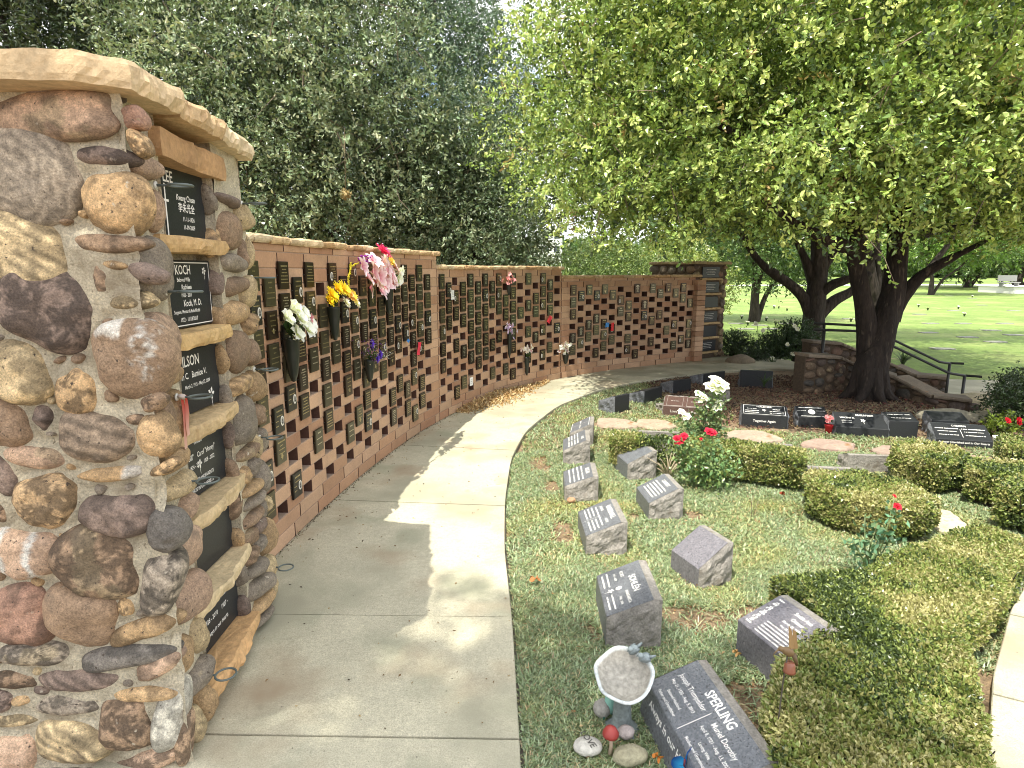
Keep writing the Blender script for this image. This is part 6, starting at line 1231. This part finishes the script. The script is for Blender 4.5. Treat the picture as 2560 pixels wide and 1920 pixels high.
# weeping tree right of the far pillar
tree_at(9.4, 24.0, [(8.9, 24, 3.1, 2.4, 2.2, 2.1), (10.8, 24.4, 3.0, 1.9, 2, 1.9), (9.5, 24, 4.6, 2.4, 2, 1.6)], 3600, 'low hanging leafy tree on the lawn just right of the far pillar', [((.10, .17, .05), 3), ((.16, .24, .07), 2), ((.06, .11, .03), 1.5)], .14, 'broadleaf_tree', seed=35, per=12, spray=.6, z0=-.37)
tree_at(9.9, 16.6, [(9.0, 16.6, 4.6, 3.2, 1.8, 1.6), (12.6, 16.8, 4.6, 3.0, 2.0, 1.6)], 3600, 'shade tree standing on the lawn behind the forked trunk', [((.09, .15, .03), 3), ((.14, .2, .04), 2)], .12, 'broadleaf_tree', seed=41, per=12, spray=.6, z0=-.37)
# small lawn tree and the trees behind it
q = P(2012, 632, 50.0); tree_at(q.x, 50.0, [(q.x - .6, 50, 4.0, 3.0, 3, 1.7), (q.x + 3.6, 50, 3.7, 3.2, 3, 1.5), (q.x + .5, 50, 5.2, 3.8, 3, 1.6)], 2600, 'small tree with slim pale trunk standing alone on the sunny lawn', [((.10, .18, .03), 3), ((.17, .26, .05), 2)], .26, 'lawn_tree', seed=37, per=10, spray=.9, r=.22, stems=2)
for i, (px, y, rx, rz_, lb) in enumerate(((2080, 70, 7, 5, 'leafy tree behind the small lawn tree to its right'), (2190, 62, 8, 5, 'tree with grey trunk at the far right edge of the lawn'), (1890, 95, 9, 6, 'distant tree seen between the forked trunks'), (1700, 110, 11, 7, 'distant tree seen under the dark forked tree'), (2140, 120, 14, 9, 'farthest tall tree on the right skyline'), (1980, 130, 13, 9, 'farthest tree above the small lawn tree'), (1600, 120, 11, 8, 'distant tree behind the low hanging tree'), (1480, 130, 10, 6, 'distant tree beyond the left side of the far pillar'))):
    x = (px / .8641 - 1280) / F_PX * y; tree_at(x, float(y), [(x, y, rz_ * .72 + 1, rx, rx * .7, rz_ * .62), (x + rx * .6, y, rz_ * .6 + 1, rx * .7, rx * .5, rz_ * .45), (x - rx * .6, y, rz_ * .62 + 1, rx * .7, rx * .5, rz_ * .45)], 1300, lb, [((.08, .14, .03), 3), ((.13, .2, .05), 2), ((.05, .09, .02), 1)], .55 * y / 70, 'broadleaf_tree', seed=50 + i, per=9, spray=1.6, r=.4, stems=3)
# distant wood closing the lawn
def far_wood(n):
    a = R.uniform(-.15, 1.25, n); d = R.uniform(150, 175, n); h = 7 + 4.0 * vn(np.column_stack([a * 9, a * 0, a * 0]), 1.0, 3, 3); z = h * R.random(n) ** .7; return np.column_stack([np.sin(a) * d, np.cos(a) * d, Tz(np.sin(a) * d, np.cos(a) * d) + z])
mb = MB(); pos = far_wood(26000); leaf_quads(mb, pos, unit(len(pos)), 1.7 * R.uniform(.6, 1.3, len(pos)), 1.3, jitcol((.08, .13, .04), len(pos), .4)); tag(mb.build('distant_wood', M['leaf']), 'line of far trees closing the lawn', 'wood', kind='stuff')
# trees standing behind the camera that shade the pillar and the near path
tree_at(-3.6, -4.4, [(-3.2, -3.2, 10.1, 1.9, 1.6, 1.0), (-4.7, -3.6, 10.4, 2.1, 2.0, 1.2), (-3.2, -4.9, 10.6, 2.4, 1.8, 1.3), (-2.65, -2.32, 9.6, 1.1, .75, .6), (-3.15, -2.12, 10.0, 1.25, .8, .7), (-2.5, -2.9, 10.3, 1.2, 1.0, .8)], 3600, 'tall overhanging tree beside the viewer that shades the near pillar', gr, .11, 'evergreen_tree', seed=61, per=12, spray=.45, gap=.05, r=.25)

# ------------------------------------------------------------------ far buildings, post and lawn things
def building(px0, px1, y, z1, label, floors=3):
    x0 = (px0 / .8641 - 1280) / F_PX * y; x1 = (px1 / .8641 - 1280) / F_PX * y; rt = empty('building', ((x0 + x1) / 2, y, Tz(x0, y)), label, 'building'); w = x1 - x0; mb = MB(); mb.box((0, 4, z1 / 2), (w, 8, z1), 0); mb.build('wall', M['white'], rt)
    mb = MB(); mb.box((0, 4, z1 + .15), (w + .6, 8.6, .3), 0); mb.build('roof', M['white'], rt); fh = z1 / floors; nw = max(2, int(w / 1.6))
    for f in range(floors):
        for k in range(nw): m2 = MB(); m2.box((-w / 2 + (k + .5) * w / nw, -.02, f * fh + fh * .55), (w / nw * .5, .06, fh * .42), 0); m2.build('window', M['glassdark'], rt)
building(1166, 1212, 90.0, 7.5, 'white building with rows of windows far beyond the brick wall', 4)
building(1172, 1206, 60.0, 2.9, 'small pale house front below the white building', 1)
q = P(1328, 600, 18.0); mb = MB(); mb.box((0, 0, -1.0), (.06, .06, 2.5), 0, lin('dcdcd8'), 0, .005); mb.box((-.09, 0, .16), (.18, .04, .07), 0, lin('d0d0cc'), 0, .005); mb.box((-.14, 0, .10), (.05, .05, .06), 0, lin('4a4a48'), 0, .005); o = mb.build('lamp_post', M['paint']); o.location = (q.x, 18, q.z); tag(o, 'white post with a short side arm seen just above the far brick wall', 'lamp post')
q = P(2190, 628, 52.0); rt = empty('terrace_wall', (q.x + 3, 52, float(Tz(30, 52))), 'bright white low terrace wall at the right edge of the lawn', 'terrace wall'); mb = MB(); mb.box((1.5, 2, .28), (9, 4, .56), .0, lin('d8d6d0'), 0, .03); mb.build('base', M['paint'], rt); mb = MB(); mb.box((1.5, 2, .59), (9.2, 4.2, .08), 0, lin('e2e0da'), 0, .02); mb.build('coping', M['paint'], rt)
q = P(2190, 612, 52.5); mb = MB(); mb.box((0, 0, .3), (1.6, .5, .08), 0, lin('8a8a88')); [mb.box((sx * .65, 0, .12), (.08, .45, .36), 0, lin('8a8a88')) for sx in (-1, 1)]; mb.box((0, .25, .65), (1.6, .06, .5), 0, lin('8a8a88')); o = mb.build('bench', M['paint']); o.location = (q.x, 53, float(Tz(30, 52)) + .63); tag(o, 'grey bench standing on the white terrace wall', 'bench')
fm = MB(); fm.box((0, 0, .004), (.5, .28, .03), 0, lin('8f8f84'), 0, .004); me = fm.build('flat_marker', M['rock'], mesh_only=True)
mk = [(1612, 712), (1640, 704), (1668, 712), (1590, 700), (1700, 700), (1986, 680), (2060, 672), (2120, 660), (2190, 672), (2010, 700), (2140, 715), (2080, 700), (2170, 700), (2050, 640), (2100, 645), (2005, 720), (2150, 740), (2090, 730), (2035, 755), (2190, 725), (1835, 690), (1832, 715)]
for px, py in mk:
    x, y = G(px, py, -.37); o = link('flat_marker', me, None, (x, y, float(Tz(x, y)) + .012)); o.rotation_euler = (0, 0, rnd.uniform(-.2, .2)); tag(o, 'flat pale marker lying flush in the sunny lawn', 'grave marker', 'flush markers in the lawn')
fb = MB(); [bloom(fb, (R.normal() * .06, R.normal() * .05, .12 + R.random() * .12), (0, -.5, 1), .07, 6, lin('e8e4da'), lin('f4f0ea'), .7, .3, 1) for _ in range(8)]; greens(fb, (0, 0, .05), Z3, .14, 50, (.05, .09, .03), .09); fb.lathe([(.05, 0), (.06, .12)], (0, 0, 0), 10, (.05, .08, .04)); fb.xf(np.diag([.6, .6, .6, 1.])); me = fb.build('grave_flowers', M['petal'], mesh_only=True)
for px, py in ((1602, 690), (1637, 690), (1700, 672), (1615, 704), (1655, 694), (1984, 664), (2004, 671), (2070, 668), (2100, 643), (1838, 696), (1672, 667), (1682, 667), (2083, 684)):
    x, y = G(px, py, -.37); o = link('grave_flowers', me, None, (x, y, float(Tz(x, y)) + .01)); o.rotation_euler = (0, 0, rnd.uniform(0, 6)); tag(o, 'small bunch of pale flowers standing on the sunny lawn', 'flowers', 'flower bunches on the lawn')

q = P(747, 420, 9.2); mb = MB(); mb.blob((0, 0, 0), (.06, .055, .06), (14, 10), .5, 6, 4, lin('a89468')); leaf_quads(mb, unit(160) * .06, unit(160), .045, .022, jitcol(lin('9c8c62'), 160)); mb.tube([(0, 0, .05), (.02, .02, .9)], .006, 5, (.2, .16, .1)); o = mb.build('dried_clump', M['dry']); o.location = q; tag(o, 'tan clump of dead leaves hanging in the grey green evergreen', 'leaf clump')
